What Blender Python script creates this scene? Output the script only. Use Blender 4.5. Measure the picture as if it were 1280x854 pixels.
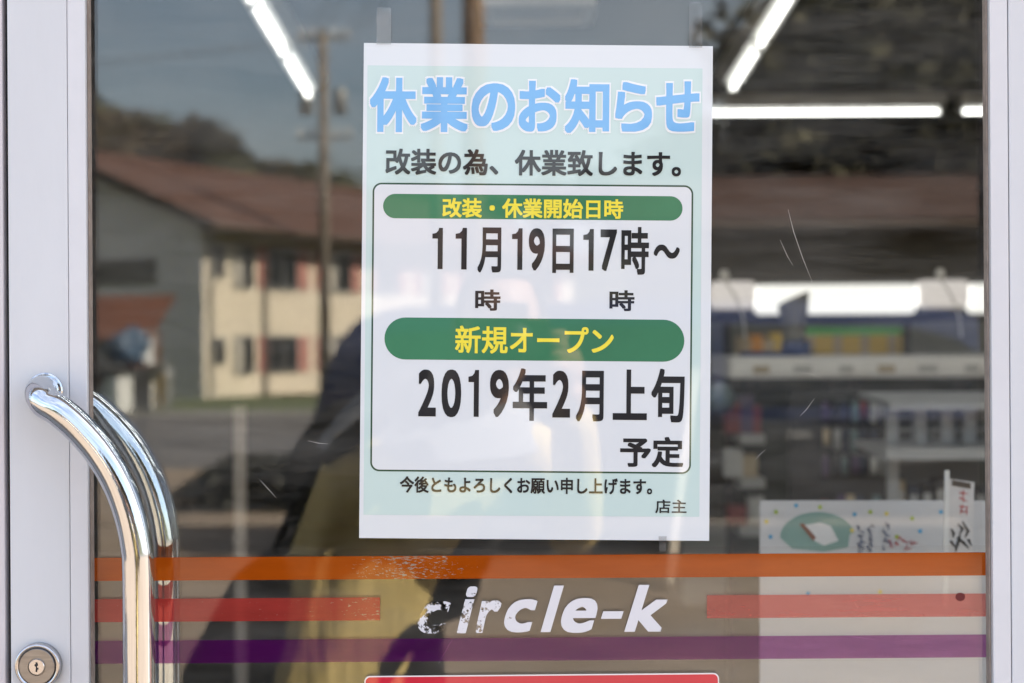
import bpy, bmesh, math, random
from mathutils import Vector, Matrix, noise
R = math.radians
random.seed(7)
for o in list(bpy.data.objects): bpy.data.objects.remove(o)
S = bpy.context.scene
COL = S.collection

# ------------------------------------------------------------------ camera, sky, sun, exposure
D0 = 1.5                                   # camera to glass
CZ = 1.45                                  # camera height
LENS = 62.0
ROLL = R(0.35)
cd = bpy.data.cameras.new('camera'); cam = bpy.data.objects.new('camera', cd); COL.objects.link(cam)
cam.location = (0, -D0, CZ)
cam.rotation_mode = 'QUATERNION'
cam.rotation_quaternion = Matrix.Rotation(R(90), 3, 'X').to_quaternion() @ Matrix.Rotation(-ROLL, 3, 'Z').to_quaternion()
cd.lens = LENS; cd.sensor_width = 36; cd.clip_start = .01; cd.clip_end = 3000
cd.dof.use_dof = True; cd.dof.focus_distance = D0; cd.dof.aperture_fstop = 5.6; cd.dof.aperture_blades = 7
S.camera = cam

SUN_EL = R(42); SUN_V = Vector((1, .435, 0)).normalized()
SUN_V = Vector((SUN_V.x*math.cos(SUN_EL), SUN_V.y*math.cos(SUN_EL), math.sin(SUN_EL)))
W = bpy.data.worlds.new('World'); S.world = W; W.use_nodes = True
wn = W.node_tree.nodes; wl = W.node_tree.links
bg = wn['Background']; sky = wn.new('ShaderNodeTexSky'); sky.sky_type = 'NISHITA'; sky.sun_disc = False
sky.sun_elevation = SUN_EL; sky.sun_rotation = math.atan2(SUN_V.x, SUN_V.y)
sky.dust_density = 2.5; sky.air_density = 1.0; sky.ozone_density = 1.0
# thin high cloud mixed over the clear sky
wtc = wn.new('ShaderNodeTexCoord'); wmp = wn.new('ShaderNodeMapping'); wmp.inputs['Scale'].default_value = (1.2, 1.2, 3.5)
wno = wn.new('ShaderNodeTexNoise'); wno.inputs['Scale'].default_value = 2.4; wno.inputs['Detail'].default_value = 6
wcr = wn.new('ShaderNodeValToRGB'); wcr.color_ramp.elements[0].position = .40; wcr.color_ramp.elements[1].position = .72
wcr.color_ramp.elements[0].color = (.12, .12, .12, 1); wcr.color_ramp.elements[1].color = (.75, .75, .75, 1)
wmx = wn.new('ShaderNodeMixRGB'); wmx.inputs[2].default_value = (5.2, 5.3, 5.6, 1)
wl.new(wtc.outputs['Generated'], wmp.inputs['Vector']); wl.new(wmp.outputs[0], wno.inputs['Vector'])
wl.new(wno.outputs['Fac'], wcr.inputs[0]); wl.new(wcr.outputs[0], wmx.inputs[0]); wl.new(sky.outputs[0], wmx.inputs[1])
wl.new(wmx.outputs[0], bg.inputs['Color']); bg.inputs['Strength'].default_value = 0.1
sl = bpy.data.lights.new('sun', 'SUN'); sun = bpy.data.objects.new('sun', sl); COL.objects.link(sun)
sl.energy = 4.9; sl.angle = R(.5); sl.color = (1, .925, .81)
sun.rotation_mode = 'QUATERNION'; sun.rotation_quaternion = SUN_V.to_track_quat('Z', 'Y')
sun.location = (6, 2, 12)
S.view_settings.view_transform = 'Standard'; S.view_settings.look = 'None'
S.view_settings.exposure = 2.27; S.view_settings.gamma = 1; S.view_settings.use_curve_mapping = False
S.render.engine = 'CYCLES'
cy = S.cycles; cy.use_denoising = True; cy.max_bounces = 10; cy.transparent_max_bounces = 24; cy.glossy_bounces = 5
cy.diffuse_bounces = 5; cy.sample_clamp_indirect = 6; cy.use_adaptive_sampling = False; cy.caustics_reflective = False; cy.caustics_refractive = False

# ------------------------------------------------------------------ pixel helpers: a measured photo pixel -> a place at a real depth
FPX = LENS/36*1280
def P(px, py, depth=0.0):
    """photo pixel -> (x, z) on the plane y = depth (metres behind the glass)"""
    a, b = px-640, py-427
    c, s = math.cos(ROLL), math.sin(ROLL)
    a, b = a*c - b*s, a*s + b*c
    k = (D0+depth)/FPX
    return a*k, CZ - b*k
def Mx(px, d): return (px-640)*(D0+d)/FPX       # lateral place of something d metres from the glass
def Mz(py, d): return CZ-(py-427)*(D0+d)/FPX

# ------------------------------------------------------------------ materials
MATS = {}
def mat(name, col, rough=.6, metal=0., var=.12, scale=8., bump=0., bscale=40., spec=.5, coat=0., coat_ior=1.5, stretch=None, sheen=0):
    if name in MATS: return MATS[name]
    m = bpy.data.materials.new(name); m.use_nodes = True; n = m.node_tree.nodes; l = m.node_tree.links
    b = n['Principled BSDF']; b.inputs['Roughness'].default_value = rough; b.inputs['Metallic'].default_value = metal
    b.inputs['Specular IOR Level'].default_value = spec; b.inputs['Coat Weight'].default_value = coat
    b.inputs['Coat IOR'].default_value = coat_ior; b.inputs['Coat Roughness'].default_value = .0
    tc = n.new('ShaderNodeTexCoord'); mp = n.new('ShaderNodeMapping')
    if stretch: mp.inputs['Scale'].default_value = stretch
    l.new(tc.outputs['Object'], mp.inputs['Vector'])
    no = n.new('ShaderNodeTexNoise'); no.inputs['Scale'].default_value = scale; no.inputs['Detail'].default_value = 7; no.inputs['Roughness'].default_value = .62
    l.new(mp.outputs[0], no.inputs['Vector'])
    cr = n.new('ShaderNodeValToRGB'); e = cr.color_ramp.elements
    e[0].position = .3; e[1].position = .72
    e[0].color = tuple(max(0, c*(1-var)) for c in col[:3])+(1,); e[1].color = tuple(min(1, c*(1+var)) for c in col[:3])+(1,)
    l.new(no.outputs['Fac'], cr.inputs[0]); l.new(cr.outputs[0], b.inputs['Base Color'])
    if bump:
        n2 = n.new('ShaderNodeTexNoise'); n2.inputs['Scale'].default_value = bscale; n2.inputs['Detail'].default_value = 5
        l.new(mp.outputs[0], n2.inputs['Vector'])
        bp = n.new('ShaderNodeBump'); bp.inputs['Strength'].default_value = bump; bp.inputs['Distance'].default_value = .01
        l.new(n2.outputs['Fac'], bp.inputs['Height']); l.new(bp.outputs[0], b.inputs['Normal'])
    MATS[name] = m; return m
def stripes(name, col, col2, axis, freq, thin=.12, rough=.8, bump=.4, noise_amt=.2):
    """bands of a second colour every 1/freq metres along one axis (tile courses, boards, ribs)"""
    if name in MATS: return MATS[name]
    m = mat(name, col, rough, var=noise_amt, scale=3); n = m.node_tree.nodes; l = m.node_tree.links; b = n['Principled BSDF']
    tc = n.new('ShaderNodeTexCoord'); sp = n.new('ShaderNodeSeparateXYZ'); l.new(tc.outputs['Object'], sp.inputs[0])
    mu = n.new('ShaderNodeMath'); mu.operation = 'MULTIPLY'; mu.inputs[1].default_value = freq; l.new(sp.outputs[axis], mu.inputs[0])
    fr = n.new('ShaderNodeMath'); fr.operation = 'FRACT'; l.new(mu.outputs[0], fr.inputs[0])
    lt = n.new('ShaderNodeMath'); lt.operation = 'LESS_THAN'; lt.inputs[1].default_value = thin; l.new(fr.outputs[0], lt.inputs[0])
    mx = n.new('ShaderNodeMixRGB'); mx.inputs[2].default_value = (*col2, 1)
    src = b.inputs['Base Color'].links[0].from_socket
    l.new(src, mx.inputs[1]); l.new(lt.outputs[0], mx.inputs[0]); l.new(mx.outputs[0], b.inputs['Base Color'])
    bp = n.new('ShaderNodeBump'); bp.inputs['Strength'].default_value = bump; bp.inputs['Distance'].default_value = .02
    l.new(fr.outputs[0], bp.inputs['Height']); l.new(bp.outputs[0], b.inputs['Normal'])
    return m
def emit(name, col, strength):
    if name in MATS: return MATS[name]
    m = bpy.data.materials.new(name); m.use_nodes = True; b = m.node_tree.nodes['Principled BSDF']
    b.inputs['Base Color'].default_value = (.85, .85, .85, 1)
    b.inputs['Emission Color'].default_value = (*col, 1); b.inputs['Emission Strength'].default_value = strength
    MATS[name] = m; return m
def glass_mat(name, tint=(.97, .985, .975), f0=.060, dust=.0):
    """clear float glass, one surface: what is not mirrored passes straight through"""
    m = bpy.data.materials.new(name); m.use_nodes = True; n = m.node_tree.nodes; l = m.node_tree.links
    n.remove(n['Principled BSDF']); out = n['Material Output']
    tr = n.new('ShaderNodeBsdfTransparent'); tr.inputs[0].default_value = (*tint, 1)
    gl = n.new('ShaderNodeBsdfGlossy'); gl.inputs['Roughness'].default_value = 0; gl.inputs['Color'].default_value = (1, .99, .97, 1)
    lw = n.new('ShaderNodeLayerWeight'); lw.inputs['Blend'].default_value = .5
    pw = n.new('ShaderNodeMath'); pw.operation = 'POWER'; pw.inputs[1].default_value = 5; l.new(lw.outputs['Facing'], pw.inputs[0])
    ma = n.new('ShaderNodeMath'); ma.operation = 'MULTIPLY_ADD'; ma.inputs[1].default_value = 1-f0; ma.inputs[2].default_value = f0; l.new(pw.outputs[0], ma.inputs[0])
    mx = n.new('ShaderNodeMixShader'); l.new(ma.outputs[0], mx.inputs[0]); l.new(tr.outputs[0], mx.inputs[1]); l.new(gl.outputs[0], mx.inputs[2])
    last = mx
    if dust:
        df = n.new('ShaderNodeBsdfDiffuse'); df.inputs[0].default_value = (.8, .78, .74, 1)
        tc = n.new('ShaderNodeTexCoord'); no = n.new('ShaderNodeTexNoise'); no.inputs['Scale'].default_value = 7; no.inputs['Detail'].default_value = 9; no.inputs['Roughness'].default_value = .75
        mp = n.new('ShaderNodeMapping'); mp.inputs['Rotation'].default_value = (0, R(35), 0); mp.inputs['Scale'].default_value = (.45, 1, 2.6)
        l.new(tc.outputs['Object'], mp.inputs['Vector']); l.new(mp.outputs[0], no.inputs['Vector'])
        mr = n.new('ShaderNodeMapRange'); mr.inputs['From Min'].default_value = .42; mr.inputs['From Max'].default_value = .8; mr.inputs['To Max'].default_value = dust
        l.new(no.outputs['Fac'], mr.inputs['Value'])
        m2 = n.new('ShaderNodeMixShader'); l.new(mr.outputs[0], m2.inputs[0]); l.new(mx.outputs[0], m2.inputs[1]); l.new(df.outputs[0], m2.inputs[2]); last = m2
    l.new(last.outputs[0], out.inputs['Surface'])
    MATS[name] = m; return m
def vinyl(name, col, tint, opaq, wear=None, wear_x=None, f0=.05):
    """translucent printed film: ink (diffuse) over tinted see-through, glossy top; worn flakes where a noise passes a threshold"""
    m = bpy.data.materials.new(name); m.use_nodes = True; n = m.node_tree.nodes; l = m.node_tree.links
    n.remove(n['Principled BSDF']); out = n['Material Output']
    tr = n.new('ShaderNodeBsdfTransparent'); tr.inputs[0].default_value = (*tint, 1)
    df = n.new('ShaderNodeBsdfDiffuse'); df.inputs[0].default_value = (*col, 1)
    tl = n.new('ShaderNodeMixShader'); tl.inputs[0].default_value = opaq
    l.new(tr.outputs[0], tl.inputs[1]); l.new(df.outputs[0], tl.inputs[2]); last = tl
    tv = n.new('ShaderNodeTexCoord'); mv = n.new('ShaderNodeMapping'); mv.inputs['Scale'].default_value = (.5, 1, 3)
    nv = n.new('ShaderNodeTexNoise'); nv.inputs['Scale'].default_value = 24; nv.inputs['Detail'].default_value = 9; nv.inputs['Roughness'].default_value = .7
    rv = n.new('ShaderNodeMapRange'); rv.inputs['From Min'].default_value = .3; rv.inputs['From Max'].default_value = .7; rv.inputs['To Min'].default_value = max(0, opaq-.13); rv.inputs['To Max'].default_value = min(1, opaq+.07)
    l.new(tv.outputs['Object'], mv.inputs['Vector']); l.new(mv.outputs[0], nv.inputs['Vector']); l.new(nv.outputs['Fac'], rv.inputs['Value'])
    if opaq < .95: l.new(rv.outputs[0], tl.inputs[0])
    if wear is not None:
        cl = n.new('ShaderNodeBsdfTransparent'); cl.inputs[0].default_value = (.95, .95, .95, 1)
        if opaq < .95:      # glue residue left where the ink has flaked
            ct, cdf, cl = cl, n.new('ShaderNodeBsdfDiffuse'), n.new('ShaderNodeMixShader'); cdf.inputs[0].default_value = (.50, .43, .34, 1); cl.inputs[0].default_value = .5
            l.new(ct.outputs[0], cl.inputs[1]); l.new(cdf.outputs[0], cl.inputs[2])
        tc = n.new('ShaderNodeTexCoord'); mp = n.new('ShaderNodeMapping'); mp.inputs['Scale'].default_value = wear['stretch']
        l.new(tc.outputs['Object'], mp.inputs['Vector'])
        no = n.new('ShaderNodeTexNoise'); no.inputs['Scale'].default_value = wear['scale']; no.inputs['Detail'].default_value = 8; no.inputs['Roughness'].default_value = .72
        l.new(mp.outputs[0], no.inputs['Vector'])
        sp = n.new('ShaderNodeSeparateXYZ'); l.new(tc.outputs['Object'], sp.inputs[0])
        cr = n.new('ShaderNodeValToRGB'); cr.color_ramp.interpolation = 'LINEAR'
        mr = n.new('ShaderNodeMapRange'); mr.inputs['From Min'].default_value = wear['x0']; mr.inputs['From Max'].default_value = wear['x1']
        l.new(sp.outputs['X'], mr.inputs['Value']); l.new(mr.outputs[0], cr.inputs[0])
        el = cr.color_ramp.elements
        while len(el) > 1: el.remove(el[-1])
        for i, (p, v) in enumerate(wear['profile']):
            e = el[0] if i == 0 else el.new(p)
            e.position = p; e.color = (v, v, v, 1)
        ad = n.new('ShaderNodeMath'); ad.operation = 'ADD'; l.new(no.outputs['Fac'], ad.inputs[0]); l.new(cr.outputs[0], ad.inputs[1])
        st = n.new('ShaderNodeMapRange'); st.inputs['From Min'].default_value = 1.0; st.inputs['From Max'].default_value = 1.03
        l.new(ad.outputs[0], st.inputs['Value'])
        wm = n.new('ShaderNodeMixShader'); l.new(st.outputs[0], wm.inputs[0]); l.new(tl.outputs[0], wm.inputs[1]); l.new(cl.outputs[0], wm.inputs[2]); last = wm
    gl = n.new('ShaderNodeBsdfGlossy'); gl.inputs['Roughness'].default_value = .03
    mx = n.new('ShaderNodeMixShader'); mx.inputs[0].default_value = f0
    l.new(last.outputs[0], mx.inputs[1]); l.new(gl.outputs[0], mx.inputs[2]); l.new(mx.outputs[0], out.inputs['Surface'])
    MATS[name] = m; return m

# ------------------------------------------------------------------ mesh helpers
def obj(name, bm, m, parent=None, smooth=False, loc=None):
    if isinstance(bm, bmesh.types.BMesh):
        me = bpy.data.meshes.new(name); bm.to_mesh(me); bm.free()
    else: me = bm
    if smooth:
        for p in me.polygons: p.use_smooth = True
    if m is not None:
        me.materials.clear(); me.materials.append(m)
    o = bpy.data.objects.new(name, me); COL.objects.link(o)
    if loc: o.location = loc
    if parent: o.parent = parent
    return o
def tag(o, label=None, cat=None, group=None, kind=None):
    if label: o['label'] = label
    if cat: o['category'] = cat
    if group: o['group'] = group
    if kind: o['kind'] = kind
    return o
def thing(name, label, cat, loc=(0, 0, 0), rz=0, group=None):
    o = bpy.data.objects.new(name, None); COL.objects.link(o); o.location = loc; o.rotation_euler = (0, 0, rz); o.empty_display_size = .1
    return tag(o, label, cat, group)
def children(o): return [c for c in bpy.data.objects if c.parent == o]
def dup(root, loc, rz=None, label=None):
    r = root.copy(); COL.objects.link(r); r.location = loc
    if rz is not None: r.rotation_euler = (0, 0, rz)
    if label: r['label'] = label
    for ch in children(root):
        c = ch.copy(); COL.objects.link(c); c.parent = r
        for g in children(ch):
            d = g.copy(); COL.objects.link(d); d.parent = c
    return r
def box(bm, x0, x1, y0, y1, z0, z1, bev=0, seg=2):
    v = [bm.verts.new((x, y, z)) for x in (x0, x1) for y in (y0, y1) for z in (z0, z1)]
    fs = [bm.faces.new([v[i] for i in q]) for q in ((0, 1, 3, 2), (4, 6, 7, 5), (0, 4, 5, 1), (2, 3, 7, 6), (0, 2, 6, 4), (1, 5, 7, 3))]
    if bev:
        es = list({e for f in fs for e in f.edges})
        bmesh.ops.bevel(bm, geom=es, offset=bev, segments=seg, affect='EDGES', profile=.6)
    return v
def bx(x0, x1, y0, y1, z0, z1, bev=0, seg=2):
    bm = bmesh.new(); box(bm, x0, x1, y0, y1, z0, z1, bev, seg); bmesh.ops.recalc_face_normals(bm, faces=bm.faces); return bm
def poly_prism(bm, pts, vec):
    a = [bm.verts.new(p) for p in pts]; b = [bm.verts.new(Vector(p)+Vector(vec)) for p in pts]
    bm.faces.new(a); bm.faces.new(b[::-1])
    for i in range(len(a)): bm.faces.new((a[i], b[i], b[(i+1) % len(a)], a[(i+1) % len(a)]))
def prism(pts, vec, bev=0):
    bm = bmesh.new(); poly_prism(bm, pts, vec)
    bmesh.ops.recalc_face_normals(bm, faces=bm.faces)
    if bev: bmesh.ops.bevel(bm, geom=list(bm.edges), offset=bev, segments=3, affect='EDGES', profile=.6)
    return bm
def tube(bm, pts, rad, n=12, cap=True):
    pts = [Vector(p) for p in pts]; rads = rad if isinstance(rad, (list, tuple)) else [rad]*len(pts)
    rings = []; up = None
    for i, p in enumerate(pts):
        t = (pts[min(i+1, len(pts)-1)]-pts[max(i-1, 0)]).normalized()
        if up is None:
            up = t.orthogonal().normalized()
        else:
            up = (up-t*up.dot(t)).normalized()
        w = t.cross(up)
        rings.append([bm.verts.new(p+(up*math.cos(a)+w*math.sin(a))*rads[i]) for a in (2*math.pi*k/n for k in range(n))])
    for a, b in zip(rings, rings[1:]):
        for k in range(n): bm.faces.new((a[k], a[(k+1) % n], b[(k+1) % n], b[k]))
    if cap: bm.faces.new(rings[0][::-1]); bm.faces.new(rings[-1])
def tb(pts, rad, n=12):
    bm = bmesh.new(); tube(bm, pts, rad, n); bmesh.ops.recalc_face_normals(bm, faces=bm.faces); return bm
def lathe(bm, prof, centre, axis='Z', n=32):
    """prof: (radius, height) pairs turned round an axis through centre"""
    c = Vector(centre); rings = []
    for r, h in prof:
        ring = []
        for k in range(n):
            a = 2*math.pi*k/n; q = (r*math.cos(a), r*math.sin(a), h)
            if axis == 'Y': q = (q[0], -h, q[1])
            if axis == 'X': q = (h, q[0], q[1])
            ring.append(bm.verts.new(c+Vector(q)))
        rings.append(ring)
    for a, b in zip(rings, rings[1:]):
        for k in range(n): bm.faces.new((a[k], a[(k+1) % n], b[(k+1) % n], b[k]))
    bm.faces.new(rings[0][::-1]); bm.faces.new(rings[-1])
    bmesh.ops.recalc_face_normals(bm, faces=bm.faces)
def lt(prof, centre, axis='Z', n=32):
    bm = bmesh.new(); lathe(bm, prof, centre, axis, n); return bm
def flat(pts, y, thick=0.):
    """an outline in x, z laid at depth y facing the street (thick: metres behind it)"""
    bm = bmesh.new()
    if thick: poly_prism(bm, [(x, y, z) for x, z in pts], (0, thick, 0))
    else: bm.faces.new([bm.verts.new((x, y, z)) for x, z in pts])
    bmesh.ops.recalc_face_normals(bm, faces=bm.faces)
    if not thick:
        for f in bm.faces:
            if f.normal.y > 0: f.normal_flip()
    return bm
def rrect(cx, cz, w, h, r, rot=0, n=10):
    pts = []
    for sx, sz, a0 in ((1, 1, 0), (-1, 1, 90), (-1, -1, 180), (1, -1, 270)):
        for k in range(n+1):
            a = R(a0+90*k/n); pts.append((sx*(w/2-r)+r*math.cos(a), sz*(h/2-r)+r*math.sin(a)))
    c, s = math.cos(rot), math.sin(rot)
    return [(cx+x*c-z*s, cz+x*s+z*c) for x, z in pts]
ONE = [(1, 0), (1, 1), (.64, 1), (.56, .93), (.36, .875), (0, .855), (0, .74), (.52, .74), (.52, 0)]
def text_mesh(body, bold=0., shear=0., space=1.):
    """lettering as flat faces in x, y; heavier weights are copies nudged all round the stroke, each a few microns above the last (z = layer)"""
    if body == '1':
        base = ([(x*.2, y*.7) for x, y in ONE], [tuple(range(len(ONE)))])
    else:
        cu = bpy.data.curves.new('text', 'FONT'); cu.body = body; cu.shear = shear; cu.resolution_u = 5; cu.space_character = space
        o = bpy.data.objects.new('text', cu); COL.objects.link(o); bpy.context.view_layer.update()
        me = bpy.data.meshes.new_from_object(o.evaluated_get(bpy.context.evaluated_depsgraph_get()))
        base = ([(v.co.x, v.co.y) for v in me.vertices], [tuple(p.vertices) for p in me.polygons])
        bpy.data.objects.remove(o); bpy.data.curves.remove(cu); bpy.data.meshes.remove(me)
    q = bold*.86; sq = [(-1, -1), (-.33, -1), (.33, -1), (1, -1), (1, -.33), (1, .33), (1, 1), (.33, 1), (-.33, 1), (-1, 1), (-1, .33), (-1, -.33)]
    shifts = [(0, 0)]+([(q*a+shear*q*b, q*b) for a, b in sq] if bold else [])
    V, F = [], []
    for i, (dx, dy) in enumerate(shifts):
        n = len(V); V += [(x+dx, y+dy, i) for x, y in base[0]]; F += [tuple(q+n for q in f) for f in base[1]]
    return V, F
def text_fit(name, body, x0, x1, y0, y1, y, m, parent, bold=0., rot=0., shear=0., depth=0., inner=None, space=1.):
    """lettering fitted into a measured box at the plane's depth; inner fits by a lighter weight (for the outline behind)"""
    V, F = text_mesh(body, bold, shear, space)
    g = bold-(bold if inner is None else inner)
    xs = [v[0] for v in V]; ys = [v[1] for v in V]
    ax, bx_, ay, by_ = min(xs)+g, max(xs)-g, min(ys)+g, max(ys)-g
    cx, cz = P((x0+x1)/2, (y0+y1)/2, depth); k = (D0+depth)/FPX
    sx, sz = (x1-x0)*k/(bx_-ax), (y1-y0)*k/(by_-ay)
    c, s = math.cos(rot), math.sin(rot); out = []
    for a, b, i in V:
        u, w = (a-(ax+bx_)/2)*sx, (b-(ay+by_)/2)*sz
        out.append((cx+u*c-w*s, y-i*3e-6, cz+u*s+w*c))
    me = bpy.data.meshes.new(name); me.from_pydata(out, [], F)
    bm = bmesh.new(); bm.from_mesh(me); bpy.data.meshes.remove(me)
    for f in bm.faces:
        f.normal_update()
        if f.normal.y > 0: f.normal_flip()
    return obj(name, bm, m, parent)

# ================================================================== SETTING: ground, lot, road, hills
M_ground = mat('dry_ground', (.16, .13, .09), .95, var=.3, scale=.4)
M_lot = mat('lot_concrete', (.235, .178, .128), .9, var=.22, scale=.9, bump=.3, bscale=60)
M_road = mat('asphalt', (.115, .105, .10), .92, var=.18, scale=1.5, bump=.3, bscale=90)
M_grass = mat('verge_grass', (.085, .105, .035), .95, var=.5, scale=3)
def sheet(name, x0, x1, y0, y1, z, m):
    bm = bmesh.new(); bm.faces.new([bm.verts.new(p) for p in ((x0, y0, z), (x1, y0, z), (x1, y1, z), (x0, y1, z))])
    return tag(obj(name, bm, m), kind='structure')
sheet('ground', -900, 900, -900, 900, -.012, M_ground)
sheet('parking_lot', -26, 30, -19, 0.0, -.004, M_lot)
sheet('road', -160, 160, -33, -19.0, -.004, M_road)
sheet('grass_verge', -60, 60, -47, -33.2, 0, M_grass)
M_kerb = mat('kerb_concrete', (.32, .3, .27), .9)
tag(obj('kerb', bx(-60, 60, -33.2, -33.0, -.01, .12, .01), M_kerb), kind='structure')
def hill(name, x0, x1, y0, y1, fn, m, n=40):
    bm = bmesh.new(); g = [[bm.verts.new((x0+(x1-x0)*i/n, y0+(y1-y0)*j/n, fn(x0+(x1-x0)*i/n, y0+(y1-y0)*j/n))) for j in range(n+1)] for i in range(n+1)]
    for i in range(n):
        for j in range(n): bm.faces.new((g[i][j], g[i+1][j], g[i+1][j+1], g[i][j+1]))
    bmesh.ops.recalc_face_normals(bm, faces=bm.faces)
    return tag(obj(name, bm, m, smooth=True), kind='structure')
M_hill = mat('hillside_earth', (.055, .055, .025), .95, var=.35, scale=.15)
def lerp_tab(t, x):
    for (a, va), (b, vb) in zip(t, t[1:]):
        if x <= b: return va if x <= a else va+(vb-va)*(x-a)/(b-a)
    return t[-1][1]
RIDGE = [(-90, 16), (-60, 15), (-34, 13.2), (-27, 12.6), (-22, 11), (-17, 8.6), (-13, 7.2), (-9, 6.4), (0, 6.5), (12, 9), (25, 14), (60, 17), (90, 14)]
def hz(x, y):
    d = -y; t = max(0, min(1, (d-70)/50)); t = t*t*(3-2*t)
    return lerp_tab(RIDGE, x)*t - .3 + .8*noise.noise(Vector((x*.06, y*.06, 2)))
hill('hill', -90, 90, -170, -66, hz, M_hill)

# ================================================================== TREES
M_bark = mat('bark', (.11, .085, .06), .95, var=.3, scale=12, bump=.6)
M_leaf = [mat('leaf_olive', (.085, .085, .034), .8, var=.45, scale=1.3), mat('leaf_dark', (.050, .044, .021), .8, var=.45, scale=1.3), mat('leaf_autumn', (.09, .06, .024), .8, var=.4, scale=1.3)]
def crown_bm(h, w, n, rnd, leaf, z0=.28):
    bm = bmesh.new()
    lobes = [(Vector((rnd.uniform(-.32, .32)*w, rnd.uniform(-.32, .32)*w, h*rnd.uniform(z0+.12, .86))), rnd.uniform(.2, .36)*w) for _ in range(11)]
    lobes.append((Vector((0, 0, h*.88)), .2*w)); lobes.append((Vector((0, 0, h*.55)), .38*w))
    for _ in range(n):
        c, r = rnd.choice(lobes)
        d = Vector((rnd.gauss(0, 1), rnd.gauss(0, 1), rnd.gauss(0, .85))).normalized()*r*(rnd.random()**.4)
        p = c+d; s = leaf*rnd.uniform(.5, 1.25)
        nrm = (d.normalized()+Vector((rnd.gauss(0, .5), rnd.gauss(0, .5), rnd.gauss(.4, .5)))).normalized()
        u = nrm.orthogonal().normalized(); u.rotate(Matrix.Rotation(rnd.uniform(0, 6.28), 3, nrm)); v = nrm.cross(u)
        bm.faces.new([bm.verts.new(p+u*s), bm.verts.new(p+v*s*.55), bm.verts.new(p-u*s), bm.verts.new(p-v*s*.55)])
    return bm
def make_tree(name, label, h, w, n, seed, lm, leaf):
    rnd = random.Random(seed); t = thing(name, label, 'tree')
    bm = bmesh.new(); tube(bm, [(0, 0, -.8), (.03*w, 0, h*.25), (0, .03*w, h*.55), (0, 0, h*.85)], [h*.032, h*.024, h*.016, h*.005], 10)
    for k in range(6):
        a = k*1.05+rnd.random(); z = h*rnd.uniform(.28, .6)
        tube(bm, [(0, 0, z), (.17*w*math.cos(a), .17*w*math.sin(a), z+.1*h), (.32*w*math.cos(a), .32*w*math.sin(a), z+.17*h)], [h*.012, h*.008, h*.003], 6)
    obj('trunk', bm, M_bark, t, smooth=True)
    obj('crown', crown_bm(h, w, n, rnd, leaf), lm, t)
    return t
protos = [make_tree('broadleaf_tree', 'leafy tree on the wooded hill', 8, 7, 2600, 1, M_leaf[0], .30),
          make_tree('broadleaf_tree', 'leafy tree on the wooded hill', 7, 7.5, 2600, 2, M_leaf[2], .30),
          make_tree('broadleaf_tree', 'leafy tree on the wooded hill', 9, 6, 2600, 3, M_leaf[1], .30)]
used = [False]*3
rnd = random.Random(11)
spots = []
for x in range(-46, 0, 2): spots.append((x+rnd.uniform(-1, 1), -121+rnd.uniform(-4, 4)))
for x in range(-44, -4, 3): spots.append((x+rnd.uniform(-1.5, 1.5), -104+rnd.uniform(-5, 5)))
for x in range(-42, -8, 4): spots.append((x+rnd.uniform(-1.5, 1.5), -88+rnd.uniform(-4, 4)))
for x in range(2, 48, 4): spots.append((x+rnd.uniform(-1, 1), -118+rnd.uniform(-6, 6)))
for i, (x, y) in enumerate(spots):
    k = rnd.randrange(3); z = hz(x, y); s = rnd.uniform(.64, .86)
    o = protos[k] if not used[k] else dup(protos[k], (0, 0, 0)); used[k] = True
    o.location = (x, y, z); o.rotation_euler = (0, 0, rnd.uniform(0, 6.28)); o.scale = (s, s, s)
    o['group'] = 'trees on the wooded hill'; o['label'] = 'leafy tree among many on the wooded hill reflected in the door'
# tall dark trees behind the brown house across the road
big = make_tree('shade_tree', 'tall dark tree behind the long brown house across the road', 12, 9, 9000, 21, mat('leaf_brown_olive', (.072, .064, .031), .8, var=.4, scale=1.3), .30)
big_spots = [(8.2, -40, .85), (10.9, -42, 1.05), (14.5, -40, 1.15), (18.5, -42, 1.1), (5.8, -42.0, .55), (22.5, -41, 1.1), (12.5, -47, 1.25), (17, -48, 1.3)]
for i, (x, y, s) in enumerate(big_spots):
    o = big if i == 0 else dup(big, (0, 0, 0)); o.location = (x, y, 0); o.scale = (s, s, s); o.rotation_euler = (0, 0, i*1.3); o['group'] = 'tall trees behind the brown house'

# ================================================================== BUILDINGS ACROSS THE ROAD
M_wallw = mat('cream_render', (.80, .70, .55), .9, var=.08, scale=.8)
M_wallg = mat('shaded_cream_render', (.80, .75, .70), .9, var=.1, scale=.8)  # same cream wall; tone of its shaded side put into the colour
M_tile = stripes('red_roof_tiles', (.135, .066, .046), (.06, .032, .024), 'Y', 2.6, .3)
M_tile2 = stripes('brown_roof_tiles', (.17, .075, .045), (.06, .03, .022), 'Y', 2.2, .3)
M_tile3 = stripes('dull_roof_tiles', (.10, .048, .032), (.025, .015, .012), 'Y', 1.6, .45)
M_brownwood = stripes('dark_boards', (.17, .145, .105), (.10, .085, .06), 'Z', 4, .08)
M_winframe = mat('window_aluminium', (.45, .44, .42), .4, .6)
M_dkglass = mat('dark_window_glass', (.02, .022, .025), .12, spec=.35)
M_pink = mat('pink_panel', (.50, .23, .19), .8)
M_curt = mat('curtain', (.5, .46, .4), .9)
M_fascia = mat('fascia_brown', (.10, .075, .055), .8)
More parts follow.
